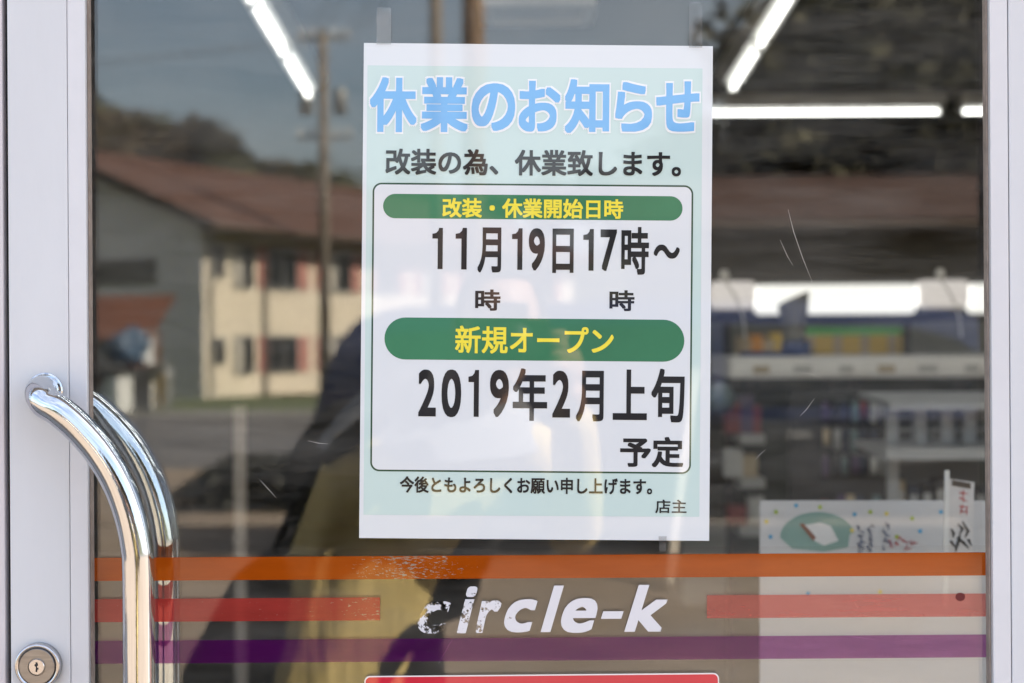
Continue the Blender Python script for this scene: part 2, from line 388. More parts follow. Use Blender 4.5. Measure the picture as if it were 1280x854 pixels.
# two-storey apartment house: local +X runs along its long front (facing local -Y), gable end is local x = 0
ap = thing('apartment_house', 'cream two storey apartment house with a red tiled roof, reflected at left of the door', 'house')
LA, WA, HA = 24.0, 8.4, 4.75            # length, depth, eave height
cx, cy_ = Mx(255, 45.2), -45.2
ap.location = (cx, cy_, 0)
ang = math.atan2(-.898, .44)
ap.rotation_euler = (0, 0, ang)          # local x -> away from the shop; local +y -> to the right (street side is local +y)
# local: long sunlit front on +y side (y=0), body from y=-WA... to 0
obj('wall', bx(0.0, LA, -WA, 0, 0, HA), M_wallw, ap)
bm = bmesh.new(); poly_prism(bm, [(-.05, -WA-.0, 0), (-.05, 0, 0), (-.05, 0, HA), (-.05, -WA/2, HA+1.75), (-.05, -WA, HA)], (.045, 0, 0)); bmesh.ops.recalc_face_normals(bm, faces=bm.faces)
obj('gable_wall', bm, M_wallg, ap)
def slope(y0, z0, y1, z1, x0, x1, t=.14):
    return prism([(x0, y0, z0), (x0, y1, z1), (x0, y1, z1+t), (x0, y0, z0+t)], (x1-x0, 0, 0))
rs = obj('roof', slope(.75, HA-.30, -WA/2, HA+1.78, -.6, LA+.6), M_tile, ap)
obj('roof', slope(-WA-.75, HA-.30, -WA/2, HA+1.78, -.6, LA+.6), M_tile, ap)
obj('ridge_cap', tb([(-.62, -WA/2, HA+1.95), (LA+.62, -WA/2, HA+1.95)], .13, 8), M_tile2, ap)
obj('bargeboard', prism([(-.68, .78, HA-.42), (-.68, -WA/2, HA+1.66), (-.68, -WA/2, HA+1.92), (-.68, .78, HA-.14)], (.07, 0, 0)), M_fascia, ap)
obj('bargeboard', prism([(-.68, -WA-.78, HA-.42), (-.68, -WA/2, HA+1.66), (-.68, -WA/2, HA+1.92), (-.68, -WA-.78, HA-.14)], (.07, 0, 0)), M_fascia, ap)
obj('gutter', tb([(-.6, .80, HA-.26), (LA+.6, .80, HA-.26)], .07, 8), M_fascia, ap)
def ap_window(x0, x1, z0, z1, curtain=0):
    f = bmesh.new()
    for a in ((x0-.05, x1+.05, z0-.06, z0), (x0-.05, x1+.05, z1, z1+.06), (x0-.05, x0, z0, z1), (x1, x1+.05, z0, z1), ((x0+x1)/2-.025, (x0+x1)/2+.025, z0, z1)):
        box(f, a[0], a[1], .003, .06, a[2], a[3])
    w = obj('window', f, M_winframe, ap); obj('pane', bx(x0, x1, .004, .02, z0, z1), M_dkglass, w)
    if curtain: obj('curtain', bx(x0+.05, x0+.05+(x1-x0)*.42, .0205, .026, z0, z1), M_curt, w)
for zr, ztop in ((.68, 1.60), (3.02, 4.08)):
    ap_window(.45, .85, zr+.28, ztop-.05)
    ap_window(1.35, 2.2, zr, ztop, 1)
    x = 2.5
    for k in range(7):
        obj('panel', bx(x, x+.45, .003, .04, zr-.05, ztop+.04), M_pink, ap)
        ap_window(x+.55, x+1.9, zr, ztop, k % 2)
        obj('panel', bx(x+2.0, x+2.55, .003, .04, zr-.05, ztop+.04), M_pink, ap)
        x += 2.95
obj('louvre', bx(-.1, -.052, -5.6, -1.5, 3.05, 3.75), stripes('louvre_slats', (.20, .18, .15), (.1, .09, .08), 'Z', 9, .3), ap)
obj('downpipe', tb([(.25, .06, 0), (.25, .06, HA)], .05, 8), M_winframe, ap)
# long low brown house at the right
bh = thing('brown_house', 'long low brown house with a red tiled roof, reflected at right of the door', 'house', (0, 0, 0))
obj('wall', bx(2.6, 19, -37, -31, 0, 3.62), M_brownwood, bh)
bm = prism([(2.0, -30.3, 3.45), (2.0, -33.2, 4.55), (2.0, -33.2, 4.68), (2.0, -30.3, 3.62)], (17.6, 0, 0)); obj('roof', bm, M_tile3, bh)
bm = prism([(2.0, -37.6, 3.3), (2.0, -33.2, 4.55), (2.0, -33.2, 4.68), (2.0, -37.6, 3.44)], (17.6, 0, 0)); obj('roof', bm, M_tile3, bh)
obj('gutter', tb([(2.0, -30.26, 3.5), (19.6, -30.26, 3.5)], .07, 8), M_fascia, bh)
for x in (4.2, 8.4, 12.8, 16.5):
    w = obj('window', bx(x, x+1.9, -30.995, -30.95, 1.2, 2.3), M_fascia, bh); obj('pane', bx(x+.08, x+1.82, -30.949, -30.94, 1.28, 2.22), M_dkglass, w)

def crumple(bm, amt):
    for v in bm.verts: v.co += Vector((noise.noise(v.co*3.1), noise.noise(v.co*2.7+Vector((5, 0, 0))), .5*noise.noise(v.co*3.3+Vector((0, 7, 0)))))*amt*2*min(1, v.co.z*6)
    return bm
# rusty shed, tarp, drums by the gable
M_rust = stripes('rusty_sheet', (.15, .055, .028), (.12, .04, .02), 'X', 6, .35)
M_tarp = mat('blue_tarp', (.06, .11, .18), .55, bump=.7, bscale=5)
M_whitep = mat('white_paint', (.75, .74, .72), .5, var=.05)
M_yel = mat('yellow_paint', (.5, .30, .04), .6)
M_dark = mat('dark_plastic', (.03, .03, .032), .5)
M_grey = mat('grey_metal', (.32, .32, .31), .5, .3)
sx, sy = Mx(140, 39), -39.0
sh = thing('tool_shed', 'small rusty red corrugated shed before the shaded gable', 'shed', (sx, sy, 0))
obj('wall', bx(-1.6, .9, -1.1, 1.1, 0, 1.75), mat('shed_boards', (.13, .06, .04), .9, var=.3), sh)
obj('roof', prism([(-1.9, 1.5, 1.55), (-1.9, -1.4, 2.55), (-1.9, -1.4, 2.6), (-1.9, 1.5, 1.6)], (3.1, 0, 0)), M_rust, sh)
obj('door', bx(-.7, .2, 1.103, 1.15, .05, 1.5), M_grey, sh)
t = obj('tarp_bundle', crumple(lt([(.02, 0), (.36, .03), (.40, .22), (.34, .45), (.30, .62), (.12, .80), (.03, .84)], (0, 0, 0), n=18), .14), M_tarp, smooth=True, loc=(Mx(162, 37.6), -37.6, 1.0)); tag(t, 'blue tarpaulin bundle on the rusty shed side table', 'tarp')
tbm = bmesh.new(); box(tbm, -.8, .8, -.5, .5, .94, 1.0)
for a in (-.72, .66):
    for b in (-.44, .38): box(tbm, a, a+.06, b, b+.06, 0, .939)
tag(obj('work_bench', tbm, M_grey, loc=(Mx(162, 37.6), -37.6, 0)), 'grey work bench carrying a blue tarpaulin beside the shed', 'bench')
for px, c, lab in ((186, M_whitep, 'white drum near the shed'), (193, M_yel, 'yellow drum near the shed'), (200, M_grey, 'grey drum near the gable corner')):
    o = obj('drum', lt([(.27, 0), (.29, .02), (.28, .3), (.29, .32), (.28, .6), (.29, .86), (.26, .88)], (0, 0, 0), n=20), c, smooth=True, loc=(Mx(px, 38.4), -38.4+.05*(px % 5), 0)); tag(o, lab, 'drum')

for k, (px, w_, h_, dp_, c, lab) in enumerate(((122, .25, 1.1, 37.2, M_dark, 'dark plank pile end leaning by the shed'), (131, .5, .6, 36.9, M_grey, 'grey crate on the ground before the shed'), (147, .4, .75, 36.6, M_whitep, 'pale dented box before the shed'), (171, .35, .95, 37.0, M_dark, 'black bin near the work bench'), (178, .18, 1.7, 37.9, M_whitep, 'white upright board beside the blue tarpaulin'))):
    t = thing('yard_box', lab, 'yard clutter', (Mx(px, dp_), -dp_, 0), .3*k)
    obj('body', prism([(-w_/2, -.25, 0), (w_/2, -.25, 0), (w_/2*.9, -.25, h_), (-w_/2*.95, -.25, h_*.93)], (0, .45, 0), .02), c, t); obj('lid', bx(-w_/2-.02, w_/2+.02, -.27, .22, h_+.002, h_+.05, .01), M_rust if k % 2 else M_grey, t)
# utility poles and wires
M_polec = mat('concrete_pole', (.22, .18, .14), .9, var=.15)
M_polew = mat('brown_pole', (.21, .135, .08), .9, var=.2, scale=5)
M_wire = mat('black_cable', (.02, .02, .02), .6)
def make_pole(px, d, h, r, m, label, arms, cans=()):
    x = Mx(px, d); t = thing('utility_pole', label, 'pole', (x, -d, 0))
    obj('shaft', tb([(0, 0, -.4), (0, 0, h)], [r*1.15, r*.85], 14), m, t, smooth=True)
    for z, l in arms:
        obj('crossarm', bx(-l, l, -.05-r, .05-r, z, z+.1), M_grey, t)
        for s in (-.9, -.45, .45, .9): obj('insulator', lt([(.03, 0), (.06, .05), (.05, .12), (.07, .16), (.03, .24)], (s*l, -r, z+.1), n=8), M_whitep, t)
    for s, z in cans:
        obj('transformer', lt([(.14, 0), (.19, .03), (.19, .62), (.16, .67), (.06, .75)], (s*(r+.32), 0, z), n=16), M_grey, t, smooth=True)
    return t
def zt(py, d): return Mz(py, d)
make_pole(406, 47, zt(36, 47), .145, M_polec, 'concrete utility pole with two transformers before the apartment house', [(zt(48, 47), .7), (zt(172, 47), .75)], [(-1, zt(142, 47)), (1, zt(142, 47))])
make_pole(594, 22, 9.5, .155, M_polew, 'thick brown utility pole behind the poster reflection', [(8.8, .9)])
make_pole(547, 24, 9.5, .10, M_polec, 'thin grey utility pole left of the brown pole', [(8.6, .8)])
def wire(a, b, sag, r=.012):
    a, b = Vector(a), Vector(b); pts = [a.lerp(b, k/16)-Vector((0, 0, sag*4*(k/16)*(1-k/16))) for k in range(17)]
    return pts
wb = bmesh.new()
for dx in (-.63, -.32, .32, .63):
    tube(wb, wire((Mx(406, 47)+dx, -47.17, zt(46, 47)), (Mx(547, 24)+dx, -24.1, 8.85), .5), .012, 5)
tube(wb, wire((Mx(406, 47), -47.2, zt(190, 47)), (Mx(594, 22)-.1, -22, 5.2), .9), .02, 5)
for dx in (-.6, .6): tube(wb, wire((Mx(406, 47)+dx, -47.17, zt(46, 47)), (Mx(406, 47)-40+dx, -52, 9.4), .8), .012, 5)
tag(obj('overhead_wires', wb, M_wire), 'sagging black wires strung between the utility poles', 'wires')

# low dark hedge, added to stand for a band of shade on the lot
hb = bmesh.new(); rnd = random.Random(5)
for _ in range(9000):
    x = rnd.uniform(-2.95, 7); y = -14.0+rnd.uniform(-.55, .45); z = .02+.44*rnd.random()**.7
    if x < -2.5: z *= .35+(x+2.95)*1.4
    s = .05*rnd.uniform(.6, 1.4); nrm = Vector((rnd.gauss(0, 1), rnd.gauss(0, 1), rnd.gauss(.6, 1))).normalized(); u = nrm.orthogonal().normalized(); v = nrm.cross(u)
    hb.faces.new([hb.verts.new(Vector((x, y, z))+q) for q in (u*s, v*s*.6, -u*s, -v*s*.6)])
hg = thing('hedge', 'low dark hedge added in place of a shaded band on the lot', 'hedge', (0, 0, 0))
obj('leaves', hb, mat('hedge_leaf', (.022, .022, .014), .8, var=.5, scale=4), hg)
obj('stems', bx(-2.6, 6.9, -14.4, -13.75, 0, .3), mat('hedge_stems', (.02, .018, .014), .9), hg)

# ================================================================== MINIVAN (side-on to the shop, 10 m away)
M_blue = mat('navy_car_paint', (.016, .028, .085), .45, .0, var=.05, coat=.15, spec=.3)
M_lowp = mat('dark_car_paint', (.012, .011, .014), .5, .0, var=.05, coat=.1, spec=.3)
M_tyre = mat('tyre_rubber', (.018, .018, .018), .9)
M_rim = mat('alloy_rim', (.5, .5, .5), .3, .9)
M_lampr = mat('red_lamp', (.02, .004, .004), .2)
M_lampc = mat('clear_lamp', (.7, .7, .7), .1)
van = thing('long_van', 'long dark blue van parked side-on across the lot, behind the person', 'van', (0, 0, 0))
VX = -1.40; VL = 6.1; VY = -10.3; VW = 1.68
def vp(u, z): return (VX+u*VL, z)
low = [(.012, .32), (.0, .55), (.004, .88), (.98, .84), (1.0, .6), (.995, .30), (.9, .24), (.08, .24)]
bm = prism([(vp(u, z)[0], VY, z) for u, z in low], (0, -VW, 0), .05); obj('lower_body', bm, M_lowp, van, smooth=True)
up = [(.006, .875), (.03, 1.38), (.055, 1.60), (.10, 1.69), (.35, 1.725), (.66, 1.71), (.74, 1.63), (.90, 1.02), (.985, .88)]
bm = bmesh.new()
n_ = len(up); A, B = [], []
for u, z in up:
    inset = .22*max(0, (z-.9)/.83)
    A.append(bm.verts.new((VX+u*VL, VY-inset, z))); B.append(bm.verts.new((VX+u*VL, VY-VW+inset, z)))
bm.faces.new(A); bm.faces.new(B[::-1])
for i in range(n_): bm.faces.new((A[i], B[i], B[(i+1) % n_], A[(i+1) % n_]))
bmesh.ops.recalc_face_normals(bm, faces=bm.faces); bmesh.ops.bevel(bm, geom=list(bm.edges), offset=.035, segments=3, affect='EDGES')
obj('cabin', bm, M_blue, van, smooth=True)
def side_glass(us, sgn):
    pts = []
    for u, z in us:
        inset = .22*max(0, (z-.9)/.83); y = VY-inset+.006 if sgn > 0 else VY-VW+inset-.006
        pts.append((VX+u*VL, y, z))
    bm = bmesh.new(); poly_prism(bm, pts, (0, -.012*sgn, 0)); bmesh.ops.recalc_face_normals(bm, faces=bm.faces); return bm
for s in (1, -1):
    for us in ([(.06, 1.0), (.075, 1.5), (.235, 1.55), (.235, 1.0)], [(.25, 1.0), (.25, 1.55), (.45, 1.56), (.45, 1.0)], [(.465, 1.0), (.465, 1.56), (.67, 1.54), (.72, 1.46), (.83, 1.02)]):
        obj('window', side_glass(us, s), M_dkglass, van)
bm = bmesh.new(); poly_prism(bm, [(VX+.76*VL, VY-.3, 1.53), (VX+.76*VL, VY-VW+.3, 1.53), (VX+.886*VL, VY-VW+.14, 1.07), (VX+.886*VL, VY-.14, 1.07)], (.03, 0, .015)); bmesh.ops.recalc_face_normals(bm, faces=bm.faces); obj('windscreen', bm, M_dkglass, van)
for u in (.17, .82):
    for yy, sg in ((VY+.0, 1), (VY-VW, -1)):
        w = obj('wheel', lt([(.20, -.10), (.29, -.10), (.31, -.07), (.31, .07), (.29, .10), (.20, .10)], (VX+u*VL, yy-.07*sg, .31), 'Y', 28), M_tyre, van, smooth=True)
        rb = bmesh.new(); lathe(rb, [(.04, 0), (.2, -.01), (.205, .03)], (VX+u*VL, yy-.07*sg+.09*sg, .31), 'Y', 20); obj('rim', rb, M_rim, w)
for yy in (VY-.04, VY-VW+.04-.14):
    obj('tail_lamp', bx(VX-.008, VX+.06, yy-.0, yy+.14, .60, .82, .01), M_lampr, van)
    obj('headlamp', bx(VX+VL-.16, VX+VL-.005, yy, yy+.16, .62, .78, .01), M_lampc, van)
for s, yy in ((1, VY+.0), (-1, VY-VW)):
    obj('mirror', bx(VX+.77*VL, VX+.80*VL, min(yy, yy+.2*s), max(yy, yy+.2*s), 1.02, 1.16, .02), M_blue, van)
    for u in (.30, .53): obj('door_handle', bx(VX+u*VL, VX+u*VL+.16, min(yy, yy+.03*s), max(yy, yy+.03*s), .80, .83, .006), M_grey, van)
obj('bumper', bx(VX-.05, VX+.10, VY-VW+.06, VY-.06, .33, .58, .03), M_dark, van)
obj('bumper', bx(VX+VL-.08, VX+VL+.05, VY-VW+.06, VY-.06, .28, .55, .03), M_dark, van)
# pale wooden stake leaning on the van
stk = obj('stake', tb([(Mx(834, 8.8), -8.8, .02), (Mx(868, 10.28), -10.27, 1.25)], .024, 8), mat('pale_wood', (.84, .73, .58), .7), smooth=True)
tag(stk, 'pale wooden stake leaning against the dark blue van', 'stake')

# ================================================================== THE SHOP
M_alu = mat('door_aluminium', (.61, .63, .665), .42, .0, var=.05, scale=9, spec=.45, bump=.02, bscale=220, stretch=(1, 1, .25))
M_alu2 = mat('bead_aluminium', (.64, .65, .685), .4, .0, var=.03, scale=20)
M_gask = mat('glazing_gasket', (.30, .25, .22), .8, var=.25, scale=60)
M_seal = mat('black_seal', (.015, .015, .016), .7)
M_shopw = mat('shop_panel_white', (.62, .62, .63), .6, var=.05)
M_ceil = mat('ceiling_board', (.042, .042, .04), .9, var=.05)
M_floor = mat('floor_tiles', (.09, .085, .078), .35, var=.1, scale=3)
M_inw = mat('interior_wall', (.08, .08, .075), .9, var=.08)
G = glass_mat('door_glass', dust=.06)
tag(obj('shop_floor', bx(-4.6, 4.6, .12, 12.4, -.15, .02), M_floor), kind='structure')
tag(obj('pavement', bx(-8, 8, -.85, .12, -.1, .016, .008), M_kerb), kind='structure')
shop = thing('shop_building', 'white panelled convenience shop front around the glass door', 'shop', (0, .1, 0))
def part(n, bm, m, p):
    o = obj(n, bm, m); o.parent = p; o.matrix_parent_inverse = p.matrix_basis.inverted(); return o
shop.location = (0, 0, 0)
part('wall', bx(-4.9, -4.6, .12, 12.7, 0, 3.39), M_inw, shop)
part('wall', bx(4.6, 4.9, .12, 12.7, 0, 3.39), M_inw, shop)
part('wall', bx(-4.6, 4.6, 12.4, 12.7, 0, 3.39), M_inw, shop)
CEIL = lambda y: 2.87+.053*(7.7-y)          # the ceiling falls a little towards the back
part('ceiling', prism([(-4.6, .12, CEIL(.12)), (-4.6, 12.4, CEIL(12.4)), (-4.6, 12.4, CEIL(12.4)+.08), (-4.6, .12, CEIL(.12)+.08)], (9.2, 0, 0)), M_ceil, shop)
part('roof', bx(-5.0, 5.0, -.02, 12.8, 3.4, 3.52), M_shopw, shop)
part('fascia', bx(-5.0, 5.0, -.25, -.021, 2.7, 3.5), M_shopw, shop)
part('header_panel', bx(-4.6, 4.6, .0, .119, 2.34, 3.39), M_shopw, shop)

# door leaf edges measured on the photo
F0 = -.018                                   # stile faces stand proud of the glass
dxL = P(11, 427, F0)[0]; dxG0 = P(112.5, 427, F0+.006)[0]; dxG1 = P(1234.5, 427, F0+.006)[0]; dxR = P(1340, 427)[0]
ZB, ZT = .035, 2.22
door = thing('glass_door', 'aluminium framed glass shop door with a chrome D handle and a taped notice', 'door', (dxL, 0, ZB))
def dp(n, bm, m, smooth=False, p=None):
    p = p or door; o = obj(n, bm, m, smooth=smooth); o.parent = p
    o.matrix_parent_inverse = Matrix.Translation(door.location).inverted() if p == door else Matrix.Identity(4); return o
x86 = P(86, 427, F0)[0]; x108 = P(108.5, 427, F0)[0]
x1240 = P(1239.5, 427, F0)[0]; x1262 = P(1262, 427, F0)[0]
st = dp('stile', bx(dxL, x86-.0003, F0, .03, ZB, ZT, .0012), M_alu)
dp('glazing_bead', bx(x86, x108, F0+.0005, -.001, ZB+.09, ZT-.12, .001), M_alu2)
dp('gasket', bx(x108+.0002, dxG0, F0+.006, -.0005, ZB+.09, ZT-.12, .0008), M_gask)
dp('glazing_bead', bx(x86, P(109, 427, .03)[0], .0075, .03, ZB+.09, ZT-.12, .001), M_alu2)
dp('stile', bx(x1262+.0006, dxR, F0, .03, ZB, ZT, .0012), M_alu)
dp('glazing_bead', bx(x1240, x1262, F0+.0005, -.001, ZB+.09, ZT-.12, .001), M_alu2)
dp('gasket', bx(dxG1, x1240-.0002, F0+.006, -.0005, ZB+.09, ZT-.12, .0008), M_gask)
dp('glazing_bead', bx(P(1239, 427, .03)[0], x1262, .0075, .03, ZB+.09, ZT-.12, .001), M_alu2)
dp('rail', bx(x86, x1262, F0, .03, ZB, ZB+.0895, .0012), M_alu)
dp('rail', bx(x86, x1262, F0, .03, ZT-.1195, ZT, .0012), M_alu)
dp('pane', bx(x86+.004, x1262-.004, 0.0, .006, ZB+.0895+.0004, ZT-.1199), G)
# scratches on the outside of the pane
M_scr = mat('scratch_white', (.75, .72, .68), .6, var=.2)
sb = bmesh.new()
for pts in ([(985, 262), (992, 290), (1003, 322), (1015, 352)], [(975, 300), (984, 320), (991, 332)], [(1000, 466), (1012, 467), (1028, 473)], [(1018, 498), (1008, 512), (1000, 520)],
            [(944, 575), (950, 568), (957, 562)], [(1060, 740), (1072, 760), (1076, 768)], [(548, 830), (562, 805), (566, 800)], [(385, 551), (398, 554), (410, 555)], [(325, 600), (336, 612), (345, 622)], [(1056, 795), (1075, 797), (1094, 800)]):
    q = [Vector((P(*p)[0], -.0004, P(*p)[1])) for p in pts]
    tube(sb, q, [.00006]+[.00016]*(len(q)-2)+[.00005], 5)
dp('scratches', sb, M_scr)
# black latch slots and seal in the gap left of the door
xs0 = P(4.5, 427, F0)[0]; xs1 = dxL-.0003
jamb = thing('door_frame', 'white aluminium door frame with black rubber seal', 'door frame', (xs0, 0, 0))
def jp(n, bm, m):
    o = obj(n, bm, m); o.parent = jamb; o.matrix_parent_inverse = Matrix.Translation(jamb.location).inverted(); return o
jp('jamb', bx(xs0-.055, xs0, F0, .06, .016, 2.30, .0015), mat('frame_aluminium', (.60, .57, .60), .45, var=.05))
jp('seal', bx(xs0+.0003, xs1, -.006, .03, .016, 2.234), M_seal)
jp('jamb', bx(dxR+.006, dxR+.06, -.03, .06, .016, 2.30, .0015), MATS['frame_aluminium'])
jp('transom', bx(xs0+.0005, dxR+.0055, -.03, .06, 2.235, 2.33, .0015), MATS['frame_aluminium'])
# neighbouring shop windows
for nm, a, b in (('left', -4.55, xs0-.06), ('right', dxR+.065, 4.55)):
    w = thing('shop_window', 'full height shop window %s of the glass door' % nm, 'window', ((a+b)/2, 0, 0))
    fb = bmesh.new()
    for q in ((a, a+.05, .02, 2.33), (b-.05, b, .02, 2.33), (a+.05, b-.05, .02, .1), (a+.05, b-.05, 2.27, 2.33), ((a+b)/2-.03, (a+b)/2+.03, .1, 2.27)): box(fb, q[0], q[1], -.02, .06, q[2], q[3])
    o = obj('frame', fb, MATS['frame_aluminium']); o.parent = w; o.matrix_parent_inverse = Matrix.Translation(w.location).inverted()
    o = obj('pane', bx(a+.05, b-.05, .01, .016, .1, 2.27), G); o.parent = w; o.matrix_parent_inverse = Matrix.Translation(w.location).inverted()

# D pull handles, outside and inside
M_chrome = mat('polished_steel', (.53, .56, .60), .07, 1.0, var=.02, scale=30, bump=.012, bscale=300, stretch=(1, 1, .15))
def handle(sgn, stand):
    """D pull: straight out of the stile, then down and sideways in one sweep to an offset upright grip"""
    y0 = F0 if sgn > 0 else .03; yb = y0-sgn*stand; dpt = F0-.040
    px = [(48, 498), (73, 514), (100, 538), (126, 569), (147, 605), (161, 643), (169.5, 683), (172, 722)]
    grip = [P(a, b, dpt) for a, b in px]
    z_bot = grip[0][1]-.80
    root = grip[0][0]-.005, grip[0][1]+.005
    def out(z, zr): return [(root[0], y0, z), (root[0], y0-sgn*stand*.25, z), (root[0]+.0012, y0-sgn*stand*.52, z-zr*.001), (root[0]+.0055, y0-sgn*stand*.80, z-zr*.005)]
    zt_ = root[1]
    g0 = grip[0][0]+.006, grip[0][1]-.005
    grip = [g0]+grip[1:]
    pts = out(zt_, 1)+[(x, yb if i else yb+sgn*.003, z) for i, (x, z) in enumerate(grip)]
    mid = grip[-1]
    zb_ = z_bot-.01
    low_ = [(x, yb, zb_+(zt_-z)) for x, z in grip][::-1]
    pts += [(mid[0], yb, mid[1]+(low_[0][2]-mid[1])*k/5) for k in range(1, 5)]+low_+out(zb_, -1)[::-1]
    # smooth the path
    V = [Vector(p) for p in pts]; sm = []
    for i in range(len(V)-1):
        a, b, c, d = V[max(0, i-1)], V[i], V[i+1], V[min(len(V)-1, i+2)]
        for k in range(6):
            t = k/6; sm.append(.5*((2*b)+(c-a)*t+(2*a-5*b+4*c-d)*t*t+(3*b-a-3*c+d)*t*t*t))
    sm.append(V[-1])
    bm = bmesh.new(); tube(bm, sm, .0131, 28); bmesh.ops.recalc_face_normals(bm, faces=bm.faces)
    h = dp('handle', bm, M_chrome, True)
    for z in (zt_, zb_):
        h2 = sgn*.0022
        o = obj('collar_ring', lt([(.0152, 0), (.0152, h2*.7), (.0140, h2)], (root[0], y0, z), 'Y', 28), M_chrome); o.parent = h
    return h
handle(1, .037); handle(-1, .024)

# lock cylinder
lx, lz = P(47, 833, F0-.006)
M_lock = mat('lock_nickel', (.30, .285, .275), .35, 1.0, var=.15, scale=40, stretch=(1, 1, 12))
M_lockr = mat('lock_ring_chrome', (.50, .50, .52), .18, 1.0, var=.05)
lk = dp('lock_cylinder', lt([(.0193, 0), (.0193, .006), (.0185, .0085), (.0165, .0088), (.0158, .0068)], (lx, F0, lz), 'Y', 48), M_lockr, True)
def lp(n, bm, m, s=False):
    o = obj(n, bm, m, smooth=s); o.parent = lk; return o
lp('face', lt([(.0150, .0), (.0150, .0082), (.0146, .0086), (.0075, .0086), (.0072, .0075)], (lx, F0, lz), 'Y', 48), M_lock)
lp('plug', lt([(.0066, .0), (.0066, .0092), (.0062, .0097)], (lx, F0, lz), 'Y', 36), M_lockr)
kb = bmesh.new()
poly_prism(kb, [(lx+a*.001, F0-.0101, lz+b*.001) for a, b in ((-.6, -4), (.7, -4), (.7, -2.2), (1.7, -2), (1.7, -.8), (.5, -.4), (.5, .6), (1.3, 1), (1.3, 2.4), (.6, 4), (-.6, 4), (-.6, 2.8), (-1.5, 2.2), (-1.5, 1), (-.4, .3), (-.4, -1), (-.6, -2))], (0, .0003, 0)); bmesh.ops.recalc_face_normals(kb, faces=kb.faces)
lp('keyhole', kb, M_seal)

# ================================================================== DECAL FILM ON THE GLASS
SR = 0.0                                     # stripes run square with the door
film = thing('window_decal', 'clear film with orange, red and purple stripes and worn white lettering across the glass', 'decal', (0, -.0002, P(640, 830)[1]))
def fp(n, bm, m):
    o = obj(n, bm, m); o.parent = film; o.matrix_parent_inverse = Matrix.Translation(film.location).inverted(); return o
def quad_px(pts, y): return flat([P(*p) for p in pts], y)
M_film = glass_mat('clear_film', (.965, .962, .955), .012, dust=.025)
fp('film', quad_px([(115, 688), (1236, 681.5), (1237, 825), (116, 832)], -.0003), M_film)
def band(x0, x1, yl, yr, h):  # yl, yr: top edge at x=118 and x=1237
    f = lambda x: yl+(yr-yl)*(x-118)/1119
    return [(x0, f(x0)), (x1, f(x1)), (x1, f(x1)+h), (x0, f(x0)+h)]
px2x = lambda p: P(p, 740)[0]
wr = dict(stretch=(.5, 1, 1.6), scale=430., x0=px2x(400), x1=px2x(680), profile=[(0, .22), (.15, .40), (.38, .47), (.55, .44), (.8, .30), (1, .2)])
M_or = vinyl('orange_vinyl', (.36, .066, .003), (.85, .22, .01), .86, wr)
M_rd = vinyl('red_vinyl', (.40, .05, .04), (.9, .16, .14), .64, dict(wr, profile=[(0, .36), (.3, .45), (1, .40)]))
M_rd2 = vinyl('red_vinyl_clean_lit', (.46, .10, .085), (.95, .46, .42), .52)  # same red made paler: bright backing and reflection put into the colour
M_pu = vinyl('purple_vinyl', (.085, .003, .105), (.75, .34, .66), .44, dict(wr, profile=[(0, .25), (.5, .36), (1, .25)]))
fp('stripe', quad_px(band(118, 1236, 697.3, 690.3, 29), -.0006), M_or)
fp('stripe', quad_px(band(118, 475, 749, 741.5, 28.8), -.0006), M_rd)
fp('stripe', quad_px(band(883.5, 1236, 749, 741.8, 28.8), -.0006), M_rd2)
fp('stripe', quad_px(band(118, 1237, 801.2, 793, 28.6), -.0006), M_pu)
sc_ = P(1200, 746); fp('spot', flat([(sc_[0]+.0042*math.cos(a), sc_[1]+.0036*math.sin(a)) for a in (2*math.pi*k/16 for k in range(16))], -.0008), mat('dark_red_spot', (.12, .008, .012), .5))
M_ltr = vinyl('white_letter_vinyl', (.66, .67, .72), (.8, .8, .8), .985, dict(stretch=(1, 1, 1), scale=95., x0=px2x(520), x1=px2x(700), profile=[(0, .565), (.15, .53), (.30, .50), (.5, .465), (.66, .41), (.85, .32), (1, .1)]))
LET = [('c', 522, 563.5, 751.5, 792), ('i', 570.5, 597, 733, 791.5), ('r', 593.5, 627, 750.5, 791), ('c', 630, 672, 749, 790.5), ('l', 675.5, 705, 732, 790), ('e', 701, 747, 747.5, 791), ('-', 751, 779.5, 764, 773.5), ('k', 780, 835, 731, 789.5)]
for ch, a, b, t_, bt in LET:
    text_fit('letter', ch, a, b, t_, bt, -.0007, M_ltr, None, bold=.030 if ch != '-' else .015, shear=.27)
for o in [o for o in bpy.data.objects if o.name.split('.')[0] == 'letter']:
    o.parent = film; o.matrix_parent_inverse = Matrix.Translation(film.location).inverted()

# ================================================================== THE NOTICE
ROT = -math.atan2(4, 436)-ROLL+.0005         # the sheet hangs a little off square
PC = P(670, 365)
note = thing('notice_poster', 'white and pale green printed closure notice with blue title taped on the door glass', 'poster', (PC[0], -.001, P(668, 676)[1]))
def np_(o):
    o.parent = note; o.matrix_parent_inverse = Matrix.Translation(note.location).inverted(); return o
def paper(name, col, rough=.5, var=.015):
    m = mat(name, col, rough, var=var, scale=5, coat=1.0, coat_ior=1.56, spec=.2)
    n = m.node_tree.nodes; l = m.node_tree.links; b = n['Principled BSDF']
    tc = n.new('ShaderNodeTexCoord'); no = n.new('ShaderNodeTexNoise'); no.inputs['Scale'].default_value = 7; no.inputs['Detail'].default_value = 1
    l.new(tc.outputs['Object'], no.inputs['Vector']); bp = n.new('ShaderNodeBump'); bp.inputs['Strength'].default_value = .05; bp.inputs['Distance'].default_value = .002
    l.new(no.outputs['Fac'], bp.inputs['Height']); l.new(bp.outputs[0], b.inputs['Coat Normal']); return m
M_pap = paper('poster_paper', (.675, .71, .735)); M_tint = paper('pale_green_print', (.53, .665, .645)); M_pan = paper('panel_white', (.67, .705, .735))
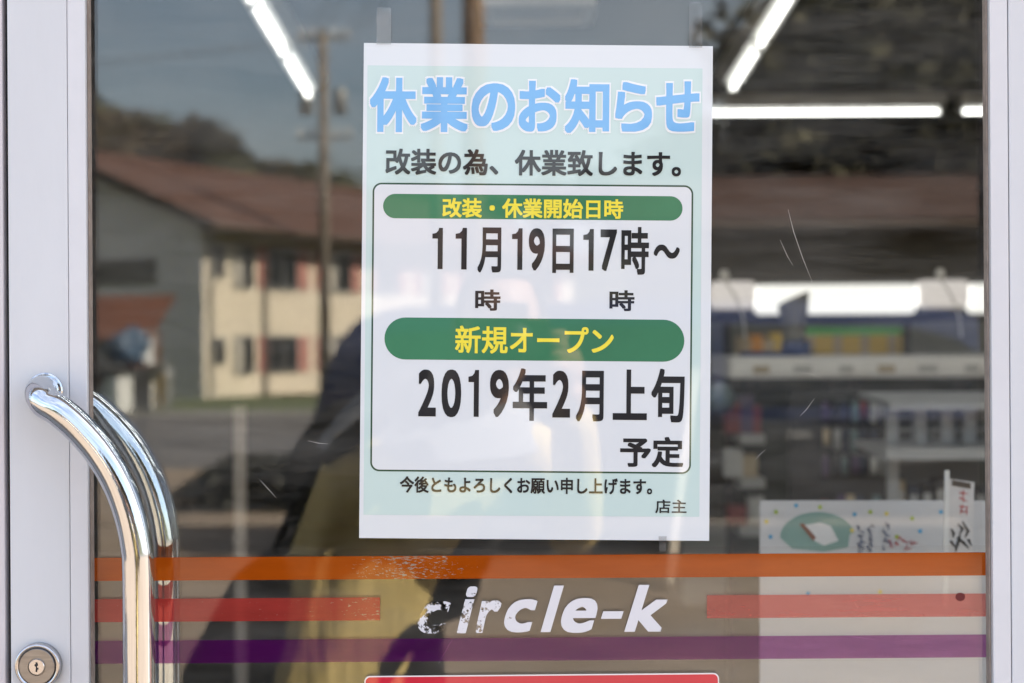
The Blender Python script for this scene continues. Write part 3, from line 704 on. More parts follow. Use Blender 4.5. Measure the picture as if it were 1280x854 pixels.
M_gbar = paper('green_bar_ink', (.042, .19, .095), var=.15); M_ink = paper('black_ink', (.012, .012, .014)); M_yink = paper('yellow_ink', (.82, .70, .06)); M_bink = paper('sky_blue_ink', (.17, .43, .76)); M_gline = paper('dark_green_line', (.03, .075, .045)); M_wink = paper('white_ink', (.80, .82, .84))
Y0 = -.0009
np_(obj('sheet', flat([P(*p) for p in ((455, 54), (891, 58), (886.3, 676), (449, 672.5))], Y0, .0004), M_pap))
np_(obj('tint_field', flat([P(*p) for p in ((459.5, 82), (878, 86), (874, 646), (454.5, 643.5))], Y0-.0001), M_tint))
K = D0/FPX
c0 = P(664.7, 410.5)
np_(obj('panel', flat(rrect(*c0, 400.6*K, 360.6*K, 11.3*K, ROT), Y0-.0002), M_gline))
np_(obj('panel', flat(rrect(*c0, 396.2*K, 356.2*K, 9.2*K, ROT), Y0-.0003), M_pan))
c1 = P(666, 259.3); np_(obj('banner', flat(rrect(*c1, 374*K, 30.5*K, 15.2*K, ROT), Y0-.0004), M_gbar))
c2 = P(668, 424.6); np_(obj('banner', flat(rrect(*c2, 374.5*K, 52.5*K, 26.2*K, ROT), Y0-.0004), M_gbar))
def T(body, x0, x1, y0, y1, m, bold=.015, y=Y0-.0005, **k): return np_(text_fit('lettering', body, x0, x1, y0, y1, y, m, None, bold=bold, rot=ROT, **k))
# title, one character at a time, white edge behind the blue
TT = [('休', 462.5, 521, 97, 165.5), ('業', 526, 585, 97, 165.5), ('の', 589.5, 644, 104.5, 164), ('お', 648.5, 700.5, 101.5, 165), ('知', 706, 761.5, 99.5, 167), ('ら', 769, 815, 103, 165), ('せ', 820, 874, 102, 165)]
for ch, a, b, t_, bt in TT:
    T(ch, a, b, t_, bt, M_bink, .036, Y0-.0006)
    T(ch, a, b, t_, bt, M_wink, .068, Y0-.0004, inner=.036)
T('改装の為、休業致します。', 482, 851, 187.5, 220, M_ink, .027)
T('改装・休業開始日時', 553, 779, 248.5, 273, M_yink, .030)
for ch, a, b, t_, bt in (('1', 540.5, 553.5, 285, 336.5), ('1', 569.5, 583.5, 285, 337), ('月', 597, 626.5, 284.5, 341), ('1', 640, 653, 285.5, 337.5), ('9', 661, 681, 285.5, 338.5), ('日', 690.5, 717, 286, 341.5), ('1', 729, 742, 286.5, 338.5), ('7', 750.5, 771, 287, 339), ('時', 776.5, 811, 284, 343.5), ('～', 817, 849.5, 306, 323.5)):
    T(ch, a, b, t_, bt, M_ink, .027 if ch not in '179' else (.0 if ch == '1' else .027))
T('時', 594, 625.6, 362, 388.5, M_ink, .027); T('時', 761.7, 793, 363, 389, M_ink, .027)
T('新規オープン', 569, 767, 408, 442.5, M_yink, .022)
for ch, a, b, t_, bt in (('2', 523, 545, 462, 520.5), ('0', 552, 576.5, 462, 521.5), ('1', 585.5, 598.6, 462.5, 521), ('9', 612.5, 636, 462.5, 521.5), ('年', 641, 684, 460.5, 526), ('2', 690.5, 712.6, 463.5, 522), ('月', 720, 754.5, 463.5, 527), ('上', 766, 808.6, 462, 525), ('旬', 814, 855.5, 461, 528)):
    T(ch, a, b, t_, bt, M_ink, .027 if ord(ch) > 256 else (.0 if ch == '1' else .027))
T('予定', 775, 854, 546, 584, M_ink, .030)
T('今後ともよろしくお願い申し上げます。', 500, 815, 596.5, 617, M_ink, .026)
T('店主', 819, 858, 624.5, 641.5, M_ink, .016)
# clear tapes
M_tape = glass_mat('clear_tape', (.90, .90, .90), .03, dust=.22)
for lab, q in (('clear tape strip above left corner of the notice', [(471, 10), (489, 10.5), (489, 56), (471, 56)]), ('clear tape strip above right corner of the notice', [(861, 3.5), (877.5, 4), (877.5, 60), (861, 60)]), ('short clear tape below the notice near its right corner', [(823, 670), (833, 670), (832, 689), (824, 689)])):
    tag(obj('tape', flat([P(*p) for p in q], -.0019, .0001), M_tape), lab, 'tape')
# red plate low on the glass
rp = thing('red_plate', 'red rounded sticker with a white edge low on the door glass', 'sticker', (P(678, 900)[0], -.001, P(678, 930)[1]))
def rpp(o): o.parent = rp; o.matrix_parent_inverse = Matrix.Translation(rp.location).inverted(); return o
cc = P(677.5, 893); rot = math.atan2(4, 442)-ROLL
rpp(obj('border', flat(rrect(*cc, 443*K, 100*K, 7*K, rot), -.0010, .0006), paper('sticker_white', (.8, .76, .76))))
rpp(obj('plate', flat(rrect(*cc, 440*K, 97*K, 6*K, rot), -.0012), paper('sticker_red', (.56, .015, .04))))

# ================================================================== INSIDE THE SHOP
M_tube = emit('lamp_tube', (1, .98, .94), 1.5)
M_house = mat('lamp_housing', (.7, .7, .68), .5)
def make_lamp(l, r=.0105, m=None):
    t = thing('ceiling_lamp', 'white fluorescent tube lamp on the shop ceiling', 'lamp')
    obj('housing', prism([(-.09, -l/2, 2.855), (.09, -l/2, 2.855), (.05, -l/2, 2.79), (-.05, -l/2, 2.79)], (0, l, 0)), M_house, t)
    for e in (-1, 1): obj('end_cap', bx(-.022, .022, min(e*(l/2-.028), e*(l/2-.004)), max(e*(l/2-.028), e*(l/2-.004)), 2.742, 2.789, .004), M_house, t)
    obj('tube', tb([(0, -l/2+.03, 2.765), (0, l/2-.03, 2.765)], r, 14), m or M_tube, t, smooth=True)
    return t
lamp = make_lamp(1.0); TILT = -math.atan(.053)
first = True
def hang(x, y, lab, rz=0.):
    """a lamp fixed under the sloping ceiling"""
    global first
    z = CEIL(y)-2.87
    if first: o = lamp; first = False
    else: o = dup(lamp, (0, 0, 0))
    o.location = (x, y, z); o.rotation_euler = (TILT, 0, 0) if not rz else (0, 0, rz)
    o['label'] = lab; o['group'] = 'lamps in rows on the shop ceiling'
for x, nm, y0_ in ((-1.069, 'left', 7.2), (1.162, 'right', 7.08)):
    for k in range(6): hang(x, y0_-k*1.02, 'fluorescent ceiling lamp, %s row, %s' % (nm, ['farthest from the door', 'second from the far end', 'third from the far end', 'fourth from the far end', 'second from the door', 'nearest the door'][k]))
for x, nm in ((-3.4, 'far left'), (3.4, 'far right')):  # wall rows added out of view to brighten the interior
    for k in range(5): hang(x, 7.2-k*1.26, 'added unseen ceiling lamp along the %s wall, number %s from the back' % (nm, ['one', 'two', 'three', 'four', 'five'][k]))
wide = make_lamp(1.0, .021, emit('added_lamp_tube', (1, .98, .94), 3.0)); lamp, first = wide, True  # stronger lamps added out of view to light the shelf fronts
for y, nm in ((.75, 'first'), (1.6, 'second')):
    for k in range(6): hang(-2.6+k*1.04, y, 'unseen added lamp in the %s row inside the shop front, number %s from the left' % (nm, ['one', 'two', 'three', 'four', 'five', 'six'][k]), R(90))
lamp2 = make_lamp(1.42); lamp2.location = (1.72, 8.4, -.04); lamp2.rotation_euler = (0, 0, R(90)); lamp2['label'] = 'fluorescent lamp running crosswise at the far right of the ceiling'; lamp2['group'] = 'crosswise lamps at the back'
dup(lamp2, (3.22, 8.4, -.04), label='fluorescent lamp at the far right end, half hidden by the door frame')
# ceiling vent
v = thing('ceiling_vent', 'square white ceiling vent seen above the notice', 'vent', (.12, 6.3, 2.94))
fb = bmesh.new()
for q in ((-.25, .25, -.25, -.2), (-.25, .25, .2, .25), (-.25, -.2, -.2, .2), (.2, .25, -.2, .2)): box(fb, q[0], q[1], q[2], q[3], -.05, -.002)
obj('frame', fb, M_whitep, v); fb = bmesh.new()
for k in range(5): box(fb, -.2, .2, -.17+k*.08, -.13+k*.08, -.035, -.02)
obj('slats', fb, M_grey, v)

M_shelf = mat('shelf_white', (.42, .415, .40), .5, var=.06)
M_back = mat('shelf_back_green_grey', (.055, .065, .055), .7, var=.1)
M_steel = mat('shelf_steel_dark', (.05, .05, .05), .5, .3)
# hanging hooks with a paper tail
for px, lab in ((906, 'thin white hanging hook with paper tail just right of the notice'), (1176, 'thin white hanging hook with paper tail near the right door frame')):
    y = 3.6; x = Mx(px, y)
    t = thing('hanging_hook', lab, 'hook', (x, y, 0))
    obj('clip', lt([(.010, 0), (.016, .01), (.010, .03)], (0, .003, Mz(352, y)), n=10), M_whitep, t)
    obj('cord', tb([(0, .003, Mz(350, y)+.02), (0, .003, CEIL(3.6))], .0006, 6), M_dark, t)
    obj('tail', tb([(0, .003, Mz(352, y)), (.035, .003, Mz(375, y)), (.055, .003, Mz(400, y)), (.06, .003, Mz(425, y))], .0028, 6), M_whitep, t)

# chiller case at the back with a lit canopy
yc = 8.0
ch = thing('chiller_case', 'open chiller case along the back with a bright lit canopy', 'chiller', (2.4, yc, 0))
def cp(n, bm, m): o = obj(n, bm, m); o.parent = ch; o.matrix_parent_inverse = Matrix.Translation(ch.location).inverted(); return o
xa, xb = .9, 4.4
cuts = [xa, Mx(886, yc), Mx(946, yc), Mx(1146, yc), Mx(1212, yc), xb]
for k in (2, 4): cp('canopy_light', bx(cuts[k], cuts[k+1], yc-.02, yc+.12, Mz(395, yc), Mz(358, yc), .03), emit('canopy_glow', (1, .97, .92), .24))
for k in (1, 3): cp('glow_cover', bx(cuts[k]+.004, cuts[k+1]-.004, yc-.05, yc+.10, Mz(388, yc), Mz(352, yc), .05, 4), emit('cover_glow', (1, .90, .86), .125)); cp('bracket', bx(cuts[k]+.05, cuts[k+1]-.01, yc-.03, yc+.05, Mz(402, yc), Mz(389, yc), .02), M_steel)  # pale covers emit on their own, in place of light from behind
cp('canopy', bx(xa-.02, xb, yc-.03, yc+.7, Mz(355, yc), Mz(355, yc)+.05), M_steel)
cp('rail', bx(xa-.02, xb, yc-.035, yc, Mz(404, yc), Mz(397, yc)), M_steel)
cp('back_panel', bx(xa, xb, yc+.7, yc+.75, .1, 1.75), mat('chiller_back', (.25, .255, .225), .6), )
cp('base', bx(xa, xb, yc-.1, yc+.7, .03, .5), M_shelf)
for z in (.8, 1.1, Mz(446, yc)): cp('shelf', bx(xa, xb, yc+.05, yc+.69, z-.03, z), M_shelf)
for x in (xa, Mx(905, yc), Mx(1130, yc), 3.6): cp('upright', bx(x, x+.04, yc+.02, yc+.049, .5, Mz(405, yc)), M_steel)
rnd = random.Random(3)
pk = {'green': mat('green_pack', (.05, .30, .06), .4), 'yellow': mat('yellow_pack', (.62, .42, .08), .5), 'orange': mat('orange_pack', (.65, .28, .05), .5), 'cream': mat('cream_pack', (.45, .36, .24), .5), 'red': mat('red_pack', (.22, .05, .05), .5), 'purple': mat('purple_pack', (.09, .06, .12), .5), 'teal': mat('teal_pack', (.14, .20, .21), .5), 'white': mat('white_pack', (.5, .49, .47), .5), 'navy': mat('navy_pack', (.045, .055, .085), .5)}
zs = Mz(446, yc)
for k in range(11):
    x = Mx(1020, yc)+k*.05
    c = 'yellow' if k % 3 else 'cream'
    t = thing('drink_carton', 'yellow drink carton with a green top on the chiller shelf', 'carton', (x, yc+.2, zs+.001), 0, 'cartons lined up on the chiller shelf')
    obj('body', bx(-.021, .021, -.03, .03, 0, .105, .003), pk[c], t); obj('cap', prism([(-.021, -.03, .106), (-.021, .03, .106), (-.021, 0, .148)], (.042, 0, 0)), pk['green'], t)
for k, (px, c, h) in enumerate(((935, 'cream', .10), (950, 'orange', .11), (965, 'cream', .09), (978, 'yellow', .12), (1005, 'orange', .12))):
    o = obj('snack_pack', prism([(-.04, -.02, 0), (.04, -.02, 0), (.045, 0, h*.5), (.04, .0, h), (-.04, .0, h), (-.045, 0, h*.5)], (0, .03, 0)), pk[c], loc=(Mx(px, yc), yc+.2, zs+.001)); tag(o, '%s snack pack on the chiller shelf, %s' % (c, ['leftmost', 'second from left', 'middle one', 'fourth', 'nearest the cartons'][k]), 'snack pack', 'snack packs on the chiller shelf')
# gondola shelf with white top
yg = 4.0
g = thing('display_shelf', 'display shelf with a wide white top board right of the notice', 'shelf', (1.4, yg, 0))
def gp(n, bm, m): o = obj(n, bm, m); o.parent = g; o.matrix_parent_inverse = Matrix.Translation(g.location).inverted(); return o
gx0, gx1 = Mx(912, yg), 2.3
zt_, zb_ = Mz(448, yg), Mz(475, yg)
gp('top_board', bx(gx0, gx1, yg-.02, yg+.55, zb_, zt_, .006), mat('top_board_white', (.87, .85, .83), .5, var=.04))
gp('back_panel', bx(gx0+.02, gx1, yg+.25, yg+.28, .12, zb_-.002), M_back)
for x in (gx0+.02, Mx(1045, yg), gx1-.05): gp('upright', bx(x, x+.035, yg+.18, yg+.249, .05, zb_-.002), M_steel)
for py in (545, 600, 660): gp('shelf', bx(gx0+.03, Mx(955, yg), yg-.01, yg+.17, Mz(py, yg)-.03, Mz(py, yg)), M_shelf)
gp('base', bx(gx0, gx1, yg-.06, yg+.55, .02, .11), M_steel)
for k, (px, py, c, w, h) in enumerate(((905+12, 545, 'red', .05, .10), (935, 545, 'purple', .045, .12), (947, 545, 'red', .03, .09), (918, 600, 'white', .06, .09), (938, 600, 'cream', .05, .07), (922, 660, 'red', .06, .06), (946, 660, 'white', .05, .09))):
    o = obj('goods_box', bx(-w/2, w/2, 0, .06, 0, h, .004), pk[c], loc=(Mx(px, yg), yg+.03, Mz(py, yg)+.001)); tag(o, '%s goods box on the narrow shelf, %s' % (c, ['top level, left', 'top level, middle', 'top level, right', 'middle level, left', 'middle level, right', 'low level, left', 'low level, right'][k]), 'box', 'boxes on the narrow shelf')
tag(obj('ball', lt([(.004, -.05), (.03, -.04), (.048, -.015), (.048, .015), (.03, .04), (.004, .05)], (0, 0, .05), n=20), pk['teal'], smooth=True, loc=(Mx(913, yg-.3), yg-.012, zb_-.11)), 'round teal tin on the shelf beside the notice edge', 'tin')
rail_b = bmesh.new(); rnd = random.Random(4)
gp('price_rail', bx(gx0+.01, gx1, yg-.026, yg-.0205, zb_+.012, zb_+.044, .001), mat('rail_white', (.86, .84, .81), .35))
for k in range(9): gp('price_tag', bx(gx0+.08+k*.13+rnd.uniform(-.02, .02), gx0+.12+k*.13, yg-.0275, yg-.0262, zb_+.016, zb_+.04), pk['white' if k % 3 else 'cream'])
for x in (gx0+.08, gx0+.42, gx0+.76): gp('bracket', prism([(x, yg+.02, zb_-.001), (x, yg+.24, zb_-.001), (x, yg+.24, zb_-.09)], (.012, 0, 0)), M_steel)
# grey tub on a blue tray on the top board
t = thing('grey_tub', 'tall grey tub with slanted rim and blue base on the white board', 'tub', (Mx(1000, yg), yg+.12, zt_+.001))
bm = bmesh.new(); lathe(bm, [(.030, .035), (.038, .06), (.050, .20)], (0, 0, 0), n=24)
for v_ in bm.verts:
    if v_.co.z > .15: v_.co.z += v_.co.x*.45-.015
obj('body', bm, mat('tub_grey', (.24, .235, .22), .6), t, smooth=True)
obj('base', lt([(.045, 0), (.048, .01), (.045, .045), (.03, .05)], (.006, 0, 0), n=24), mat('tub_blue', (.03, .06, .20), .5), t, smooth=True)
o = obj('tray', bx(-.09, .05, -.06, .06, 0, .014, .004), MATS['tub_blue'], loc=(Mx(968, yg), yg+.10, zt_+.001)); tag(o, 'flat blue tray left of the grey tub', 'tray')

# white wire rack at right
yr = 2.4
rk = thing('display_rack', 'white slatted display rack with sloping shelves by the right door frame', 'rack', (1.0, yr, 0))
def rk_(n, bm, m, s=False): o = obj(n, bm, m, smooth=s); o.parent = rk; o.matrix_parent_inverse = Matrix.Translation(rk.location).inverted(); return o
M_rk = mat('rack_white', (.40, .40, .40), .5, var=.08)
for px in (1116, 1150, 1183, 1212, 1250): rk_('post', bx(Mx(px, yr)-.012, Mx(px, yr)+.012, yr, yr+.024, .03 if px in (1116, 1250) else Mz(575, yr), Mz(508, yr)), M_rk)
rk_('shelf', prism([(Mx(1100, yr), yr-.1, Mz(514, yr)), (Mx(1100, yr), yr+.25, Mz(504, yr)), (Mx(1100, yr), yr+.25, Mz(504, yr)+.012), (Mx(1100, yr), yr-.1, Mz(514, yr)+.016)], (.42, 0, 0)), M_rk)
rk_('shelf', prism([(Mx(1088, yr), yr-.16, Mz(572, yr)), (Mx(1088, yr), yr+.2, Mz(566, yr)), (Mx(1088, yr), yr+.2, Mz(566, yr)+.012), (Mx(1088, yr), yr-.16, Mz(572, yr)+.022)], (.42, 0, 0)), M_rk)
rk_('shelf', bx(Mx(1120, yr), Mx(1260, yr), yr-.12, yr+.22, Mz(650, yr)-.02, Mz(650, yr)), M_rk)
for k in range(12): rk_('wire', tb([(Mx(1142+k*9, yr), yr+.02, Mz(575, yr)), (Mx(1142+k*9, yr), yr+.02, Mz(510, yr))], .0022, 6), M_rk, True)
for pz in (525, 540, 556): rk_('wire', tb([(Mx(1118, yr), yr-.004, Mz(pz, yr)), (Mx(1258, yr), yr-.004, Mz(pz, yr))], .0025, 6), M_rk, True)
rk_('back_panel', bx(Mx(1140, yr), Mx(1260, yr), yr+.24, yr+.25, .3, Mz(508, yr)), mat('rack_back', (.16, .155, .15), .7))
for k, (px, c) in enumerate(((1165, 'teal'), (1198, 'white'), (1226, 'navy'))):
    o = obj('spray_bottle', lt([(.014, 0), (.016, .004), (.016, .06), (.008, .075), (.008, .09), (.005, .092)], (0, 0, 0), n=16), pk[c], smooth=True, loc=(Mx(px, yr), yr+.08, Mz(568, yr)+.014)); tag(o, '%s bottle standing between the white rack posts' % c, 'bottle', 'bottles on the white rack')
rnd = random.Random(17); cols = ['navy', 'cream', 'red', 'white', 'purple', 'teal', 'navy', 'grey', 'dark']
pk['grey'] = M_grey; pk['dark'] = M_dark
ordn = ['first', 'second', 'third', 'fourth', 'fifth', 'sixth', 'seventh', 'eighth', 'ninth', 'tenth', 'eleventh']
def pouch(w, h):
    """a sealed pouch hung by its top: flat crimped ends, puffed middle"""
    bm = bmesh.new(); rows = [(0, .1), (.05, .25), (.2, .9), (.5, 1), (.8, .8), (.95, .2), (1, .1)]; rr = []
    for t, p in rows:
        rr.append([bm.verts.new((w*.5*a, -.014*p*q, -h+h*t)) for a, q in ((-1, 0), (-.6, .8), (0, 1), (.6, .8), (1, 0), (.6, -.6), (0, -.8), (-.6, -.6))])
    for a, b in zip(rr, rr[1:]):
        for k in range(8): bm.faces.new((a[k], a[(k+1) % 8], b[(k+1) % 8], b[k]))
    bm.faces.new(rr[0][::-1]); bm.faces.new(rr[-1]); bmesh.ops.recalc_face_normals(bm, faces=bm.faces); return bm
ym = 3.3
for r_, (py, nm) in enumerate(((505, 'top'), (540, 'middle'), (575, 'lower'))):
    for k in range(7):
        px = 1036+k*11.5+rnd.uniform(-1, 1); c = rnd.choice(cols); w = .019+rnd.random()*.006; h = .045+rnd.random()*.02
        t = thing('hanging_pouch', '%s pouch hanging in the %s row of the dark stand, %s from the left' % (c, nm, ordn[k]), 'pouch', (Mx(px, ym), ym+.05-.02*(k % 2), Mz(py, ym)), 0, 'pouches hung on the dark stand')
        obj('bag', pouch(w, h), pk[c], t, smooth=True); obj('hook', tb([(0, .05, .008), (0, -.02, .004), (0, -.025, .012)], .0016, 6), M_grey, t)
for k in range(9):
    px = 1030+k*11; c = rnd.choice(cols); h = rnd.uniform(.055, .085)
    o = obj('magazine', prism([(-.011, 0, 0), (.011, 0, 0), (.011, .025, h), (-.011, .025, h)], (0, .006, 0)), pk[c], loc=(Mx(px, ym), ym-.01, Mz(660, ym)+.001)); tag(o, '%s booklet leaning on the stand ledge, %s from the left' % (c, ordn[k]), 'booklet', 'booklets on the stand ledge')
# small goods among the posts of the white rack and below it
for k in range(7):
    px = 1128+k*17; c = rnd.choice(['white', 'grey', 'cream', 'navy', 'dark']); h = rnd.uniform(.05, .085)
    t = thing('small_box', '%s carton on the low shelf of the white rack, %s from the left' % (c, ordn[k]), 'box', (Mx(px, yr), yr+.03, Mz(650, yr)+.001), rnd.uniform(-.2, .2), 'cartons on the low rack shelf')
    obj('carton', bx(-.012, .012, 0, .05, 0, h, .002), pk[c], t); obj('label', bx(-.009, .009, -.0006, -.0001, h*.3, h*.7), pk['white' if c != 'white' else 'cream'], t)
ms = thing('magazine_stand', 'dark steel magazine stand behind the white rack', 'stand', (Mx(1085, 3.3), 3.3, 0))
obj('ledge', bx(-.2, .2, -.06, .1, Mz(660, 3.3)-.02, Mz(660, 3.3)), M_steel, ms); obj('back', bx(-.2, .2, .101, .12, .2, Mz(490, 3.3)), M_steel, ms); obj('base', bx(-.19, .19, -.05, .2, .02, .199), M_steel, ms)

# flyer board standing just inside the glass, and a tall card beside it
yf = .66
fl = thing('flyer_board', 'white flyer board with coloured dots and a green dome picture inside the glass', 'flyer', (P(1090, 700, yf)[0], yf, 0))
def fp2(o): o.parent = fl; o.matrix_parent_inverse = Matrix.Translation(fl.location).inverted(); return o
fq = lambda x0, x1, y0, y1: [P(x0, y0, yf), P(x1, y0, yf), P(x1, y1, yf), P(x0, y1, yf)]
fp2(obj('board', flat(fq(950, 1300, 626, 960), yf, .004), mat('flyer_white', (.60, .59, .60), .6, var=.03)))
dome = [(975, 672)]+[(1022-47*math.cos(a), 672-32*math.sin(a)) for a in (math.pi*k/16 for k in range(17))][1:-1]+[(1062, 668), (1060, 684), (1030, 690), (990, 686)]
fp2(obj('picture', flat([P(*p, yf) for p in dome], yf-.0005), mat('dome_green', (.22, .36, .32), .7)))
fp2(obj('picture', flat([P(*p, yf) for p in ((1003, 657), (1025, 653), (1038, 657), (1048, 676), (1030, 682), (1018, 676))], yf-.001), mat('flyer_paper_white', (.75, .73, .72), .7)))
fp2(obj('picture', flat([P(*p, yf) for p in ((999, 655), (1004, 654), (1020, 672), (1016, 676))], yf-.0015), mat('brown_ink', (.25, .1, .06), .7)))
rnd = random.Random(9)
for nm, x0, m_, ys in (('s', 1107, 'navy_ink', (654, 686)), ('l', 1074, 'navy_ink', (656, 690)), ('m', 1088, 'navy_ink', (655, 690)), ('r', 1120, 'red_ink', (668, 690))):
    sbm = bmesh.new(); m2 = mat('red_ink', (.5, .04, .05), .7) if m_ == 'red_ink' else mat('navy_ink', (.03, .06, .16), .7)
    for k in range(9):
        if m_ == 'red_ink': a = (1110+k*4, 672+rnd.uniform(-3, 10))
        else: a = (x0+rnd.uniform(-3, 3), ys[0]+(ys[1]-ys[0])*k/9)
        b = (a[0]+rnd.uniform(-4, 5), a[1]+rnd.uniform(-2, 6))
        c = (a[0]+rnd.uniform(2, 5), a[1]+rnd.uniform(2, 6))
        q = [Vector((P(*p, yf)[0], yf-.0012, P(*p, yf)[1])) for p in (a, b, c)]
        tube(sbm, q, .0007, 4)
    fp2(obj('handwriting', sbm, m2))
dots = bmesh.new()
dc = [(995, 632, 'b'), (970, 640, 'g'), (958, 652, 'y'), (963, 671, 'b'), (1025, 634, 'g'), (1068, 643, 'b'), (1065, 663, 'y'), (1088, 640, 'g'), (1108, 642, 'y'), (1140, 648, 'g'), (1121, 671, 'g'), (1150, 664, 'b'), (1176, 640, 'b'), (1100, 740, 'y'), (1010, 742, 'b')]
dm = {'b': mat('dot_blue', (.08, .36, .62), .7), 'g': mat('dot_green', (.42, .52, .08), .7), 'y': mat('dot_yellow', (.75, .6, .12), .7)}
for k in 'bgy':
    db = bmesh.new()
    for px, py, kk in dc:
        if kk == k:
            c = P(px, py, yf); db.faces.new([db.verts.new((c[0]+.0027*math.cos(a), yf-.0008, c[1]+.0027*math.sin(a))) for a in (-2*math.pi*j/10 for j in range(10))])
    fp2(obj('dots', db, dm[k]))
fp2(obj('stand', bx(P(1000, 900, yf)[0], P(1280, 900, yf)[0], yf+.0045, yf+.25, .02, P(1000, 900, yf)[1]), M_shelf))
yk = .56
tc_ = thing('tall_card', 'narrow upright card with black brush writing beside the flyer', 'card', (P(1198, 690, yk)[0], yk, 0))
def tp(o): o.parent = tc_; o.matrix_parent_inverse = Matrix.Translation(tc_.location).inverted(); return o
tp(obj('card', flat([P(*p, yk) for p in ((1184, 598), (1218, 603), (1214, 760), (1181, 760))], yk, .002), mat('card_cream', (.66, .63, .62), .7)))
tp(obj('edge', flat([P(*p, yk) for p in ((1180, 588), (1186, 588), (1184, 760), (1178, 760))], yk-.004, .003), M_whitep))
def brush(name, strokes, m, w):
    b_ = bmesh.new()
    for st_ in strokes:
        q = [Vector((P(px, py, yk)[0], yk-.0012, P(px, py, yk)[1])) for px, py in st_]
        tube(b_, q, [w*.5]+[w]*(len(q)-2)+[w*.3] if len(q) > 2 else [w, w*.4], 6)
    for v_ in b_.verts: v_.co.y = yk-.0012+(v_.co.y-(yk-.0012))*.2
    tp(obj(name, b_, m))
brush('handwriting', [[(1189, 661), (1192, 667), (1191, 672)], [(1188, 676), (1194, 684)], [(1197, 655), (1203, 661), (1199, 668)], [(1203, 652), (1210, 664), (1206, 672)], [(1196, 672), (1204, 678), (1211, 686)], [(1200, 668), (1197, 680), (1194, 690)], [(1210, 674), (1214, 682)]], M_seal, .0016)
brush('handwriting', [[(1199, 616), (1210, 617)], [(1204, 613), (1204, 628)], [(1199, 622), (1209, 627)], [(1199, 633), (1211, 634)], [(1203, 631), (1200, 643)], [(1208, 635), (1208, 644)], [(1200, 639), (1210, 640)]], MATS['red_ink'], .0008)
tp(obj('clip', flat([P(*p, yk) for p in ((1190, 600), (1213, 604), (1213, 611), (1190, 607))], yk-.001), M_fascia))

# left side of the shop: white pole, dark shelving with goods
yp = 3.4
pl = thing('display_pole', 'slim beige steel pole inside the left half of the door', 'pole', (Mx(299, yp), yp, 0))
obj('shaft', tb([(0, 0, .03), (0, 0, Mz(505, yp))], .019, 14), mat('pole_beige', (.34, .29, .25), .5), pl, smooth=True); obj('foot', lt([(.12, .02), (.12, .03), (.03, .045)], (0, 0, 0)), M_grey, pl)
pt = thing('partition', 'grey partition panel deep inside the left of the shop', 'partition', (0, 7.0, 0))
obj('panel', bx(-3.2, Mx(280, 7), 6.98, 7.04, .05, 2.6), mat('partition_grey', (.30, .29, .27), .8), pt); obj('foot', bx(-3.2, Mx(280, 7), 6.9, 7.12, .02, .049), M_steel, pt)

# ================================================================== THE PHOTOGRAPHER (seen in the glass)
M_skin = mat('skin', (.50, .29, .19), .5, var=.06)
M_khaki = mat('khaki_cloth', (.76, .58, .23), .9, var=.12, scale=6, bump=.6, bscale=14, stretch=(3, 1, .4))
M_blackc = mat('black_cloth', (.012, .011, .012), .9, var=.3)
M_collar = mat('grey_collar', (.30, .30, .31), .9)
M_hair = mat('black_hair', (.015, .012, .01), .6)
M_cap = mat('pale_cap', (.5, .5, .5), .9)
def skin_mesh(verts, edges, radii, root, sub=2):
    me = bpy.data.meshes.new('skin'); me.from_pydata([Vector(v) for v in verts], edges, [])
    o = bpy.data.objects.new('skin', me); COL.objects.link(o)
    m1 = o.modifiers.new('s', 'SKIN')
    for i, r in enumerate(radii):
        rr = r if isinstance(r, tuple) else (r, r); me.skin_vertices[0].data[i].radius = rr; me.skin_vertices[0].data[i].use_root = (i == root)
    m2 = o.modifiers.new('d', 'SUBSURF'); m2.levels = sub
    bpy.context.view_layer.update()
    r = bpy.data.meshes.new_from_object(o.evaluated_get(bpy.context.evaluated_depsgraph_get())); bpy.data.objects.remove(o); return r
def remesh(bm, vox, smooth=3):
    me = bpy.data.meshes.new('r'); bm.to_mesh(me); bm.free(); o = bpy.data.objects.new('r', me); COL.objects.link(o)
    m = o.modifiers.new('r', 'REMESH'); m.mode = 'VOXEL'; m.voxel_size = vox; m2 = o.modifiers.new('s', 'SMOOTH'); m2.iterations = smooth; m2.factor = .5
    bpy.context.view_layer.update()
    r = bpy.data.meshes.new_from_object(o.evaluated_get(bpy.context.evaluated_depsgraph_get())); bpy.data.objects.remove(o); return r
PX, PY = -.16, -1.84
per = thing('person', 'person in khaki jacket with grey collar holding up a camera, facing the door', 'person', (PX-.08, PY, 0))
def pp(n, me, m, smooth=True):
    o = obj(n, me, m, smooth=smooth); o.parent = per; o.matrix_parent_inverse = Matrix.Translation(per.location).inverted(); return o
HD = Vector((-.02, -1.735, 1.475))
SHL, SHR = (-.275, PY+.01, 1.25), (.05, PY+.02, 1.26)
ELL, ELR = (-.355, -1.83, 1.0), (.125, -1.85, 1.05)
WRL, WRR = (-.365, -1.78, .79), (.105, -1.575, 1.38)
V = [(-.30, PY, .92), (-.24, PY, 1.08), (-.15, PY+.01, 1.23), (-.09, PY+.05, 1.33), (HD.x, HD.y-.02, 1.40),
     SHL, ELL, WRL, SHR, ELR, WRR,
     (-.40, PY, .86), (-.39, PY+.03, .48), (-.38, PY-.03, .08), (-.38, PY+.09, .04), (-.21, PY, .86), (-.17, PY+.03, .48), (-.13, PY-.03, .08), (-.12, PY+.09, .04)]
E_ = [(0, 1), (1, 2), (2, 3), (3, 4), (2, 5), (5, 6), (6, 7), (2, 8), (8, 9), (9, 10), (0, 11), (11, 12), (12, 13), (13, 14), (0, 15), (15, 16), (16, 17), (17, 18)]
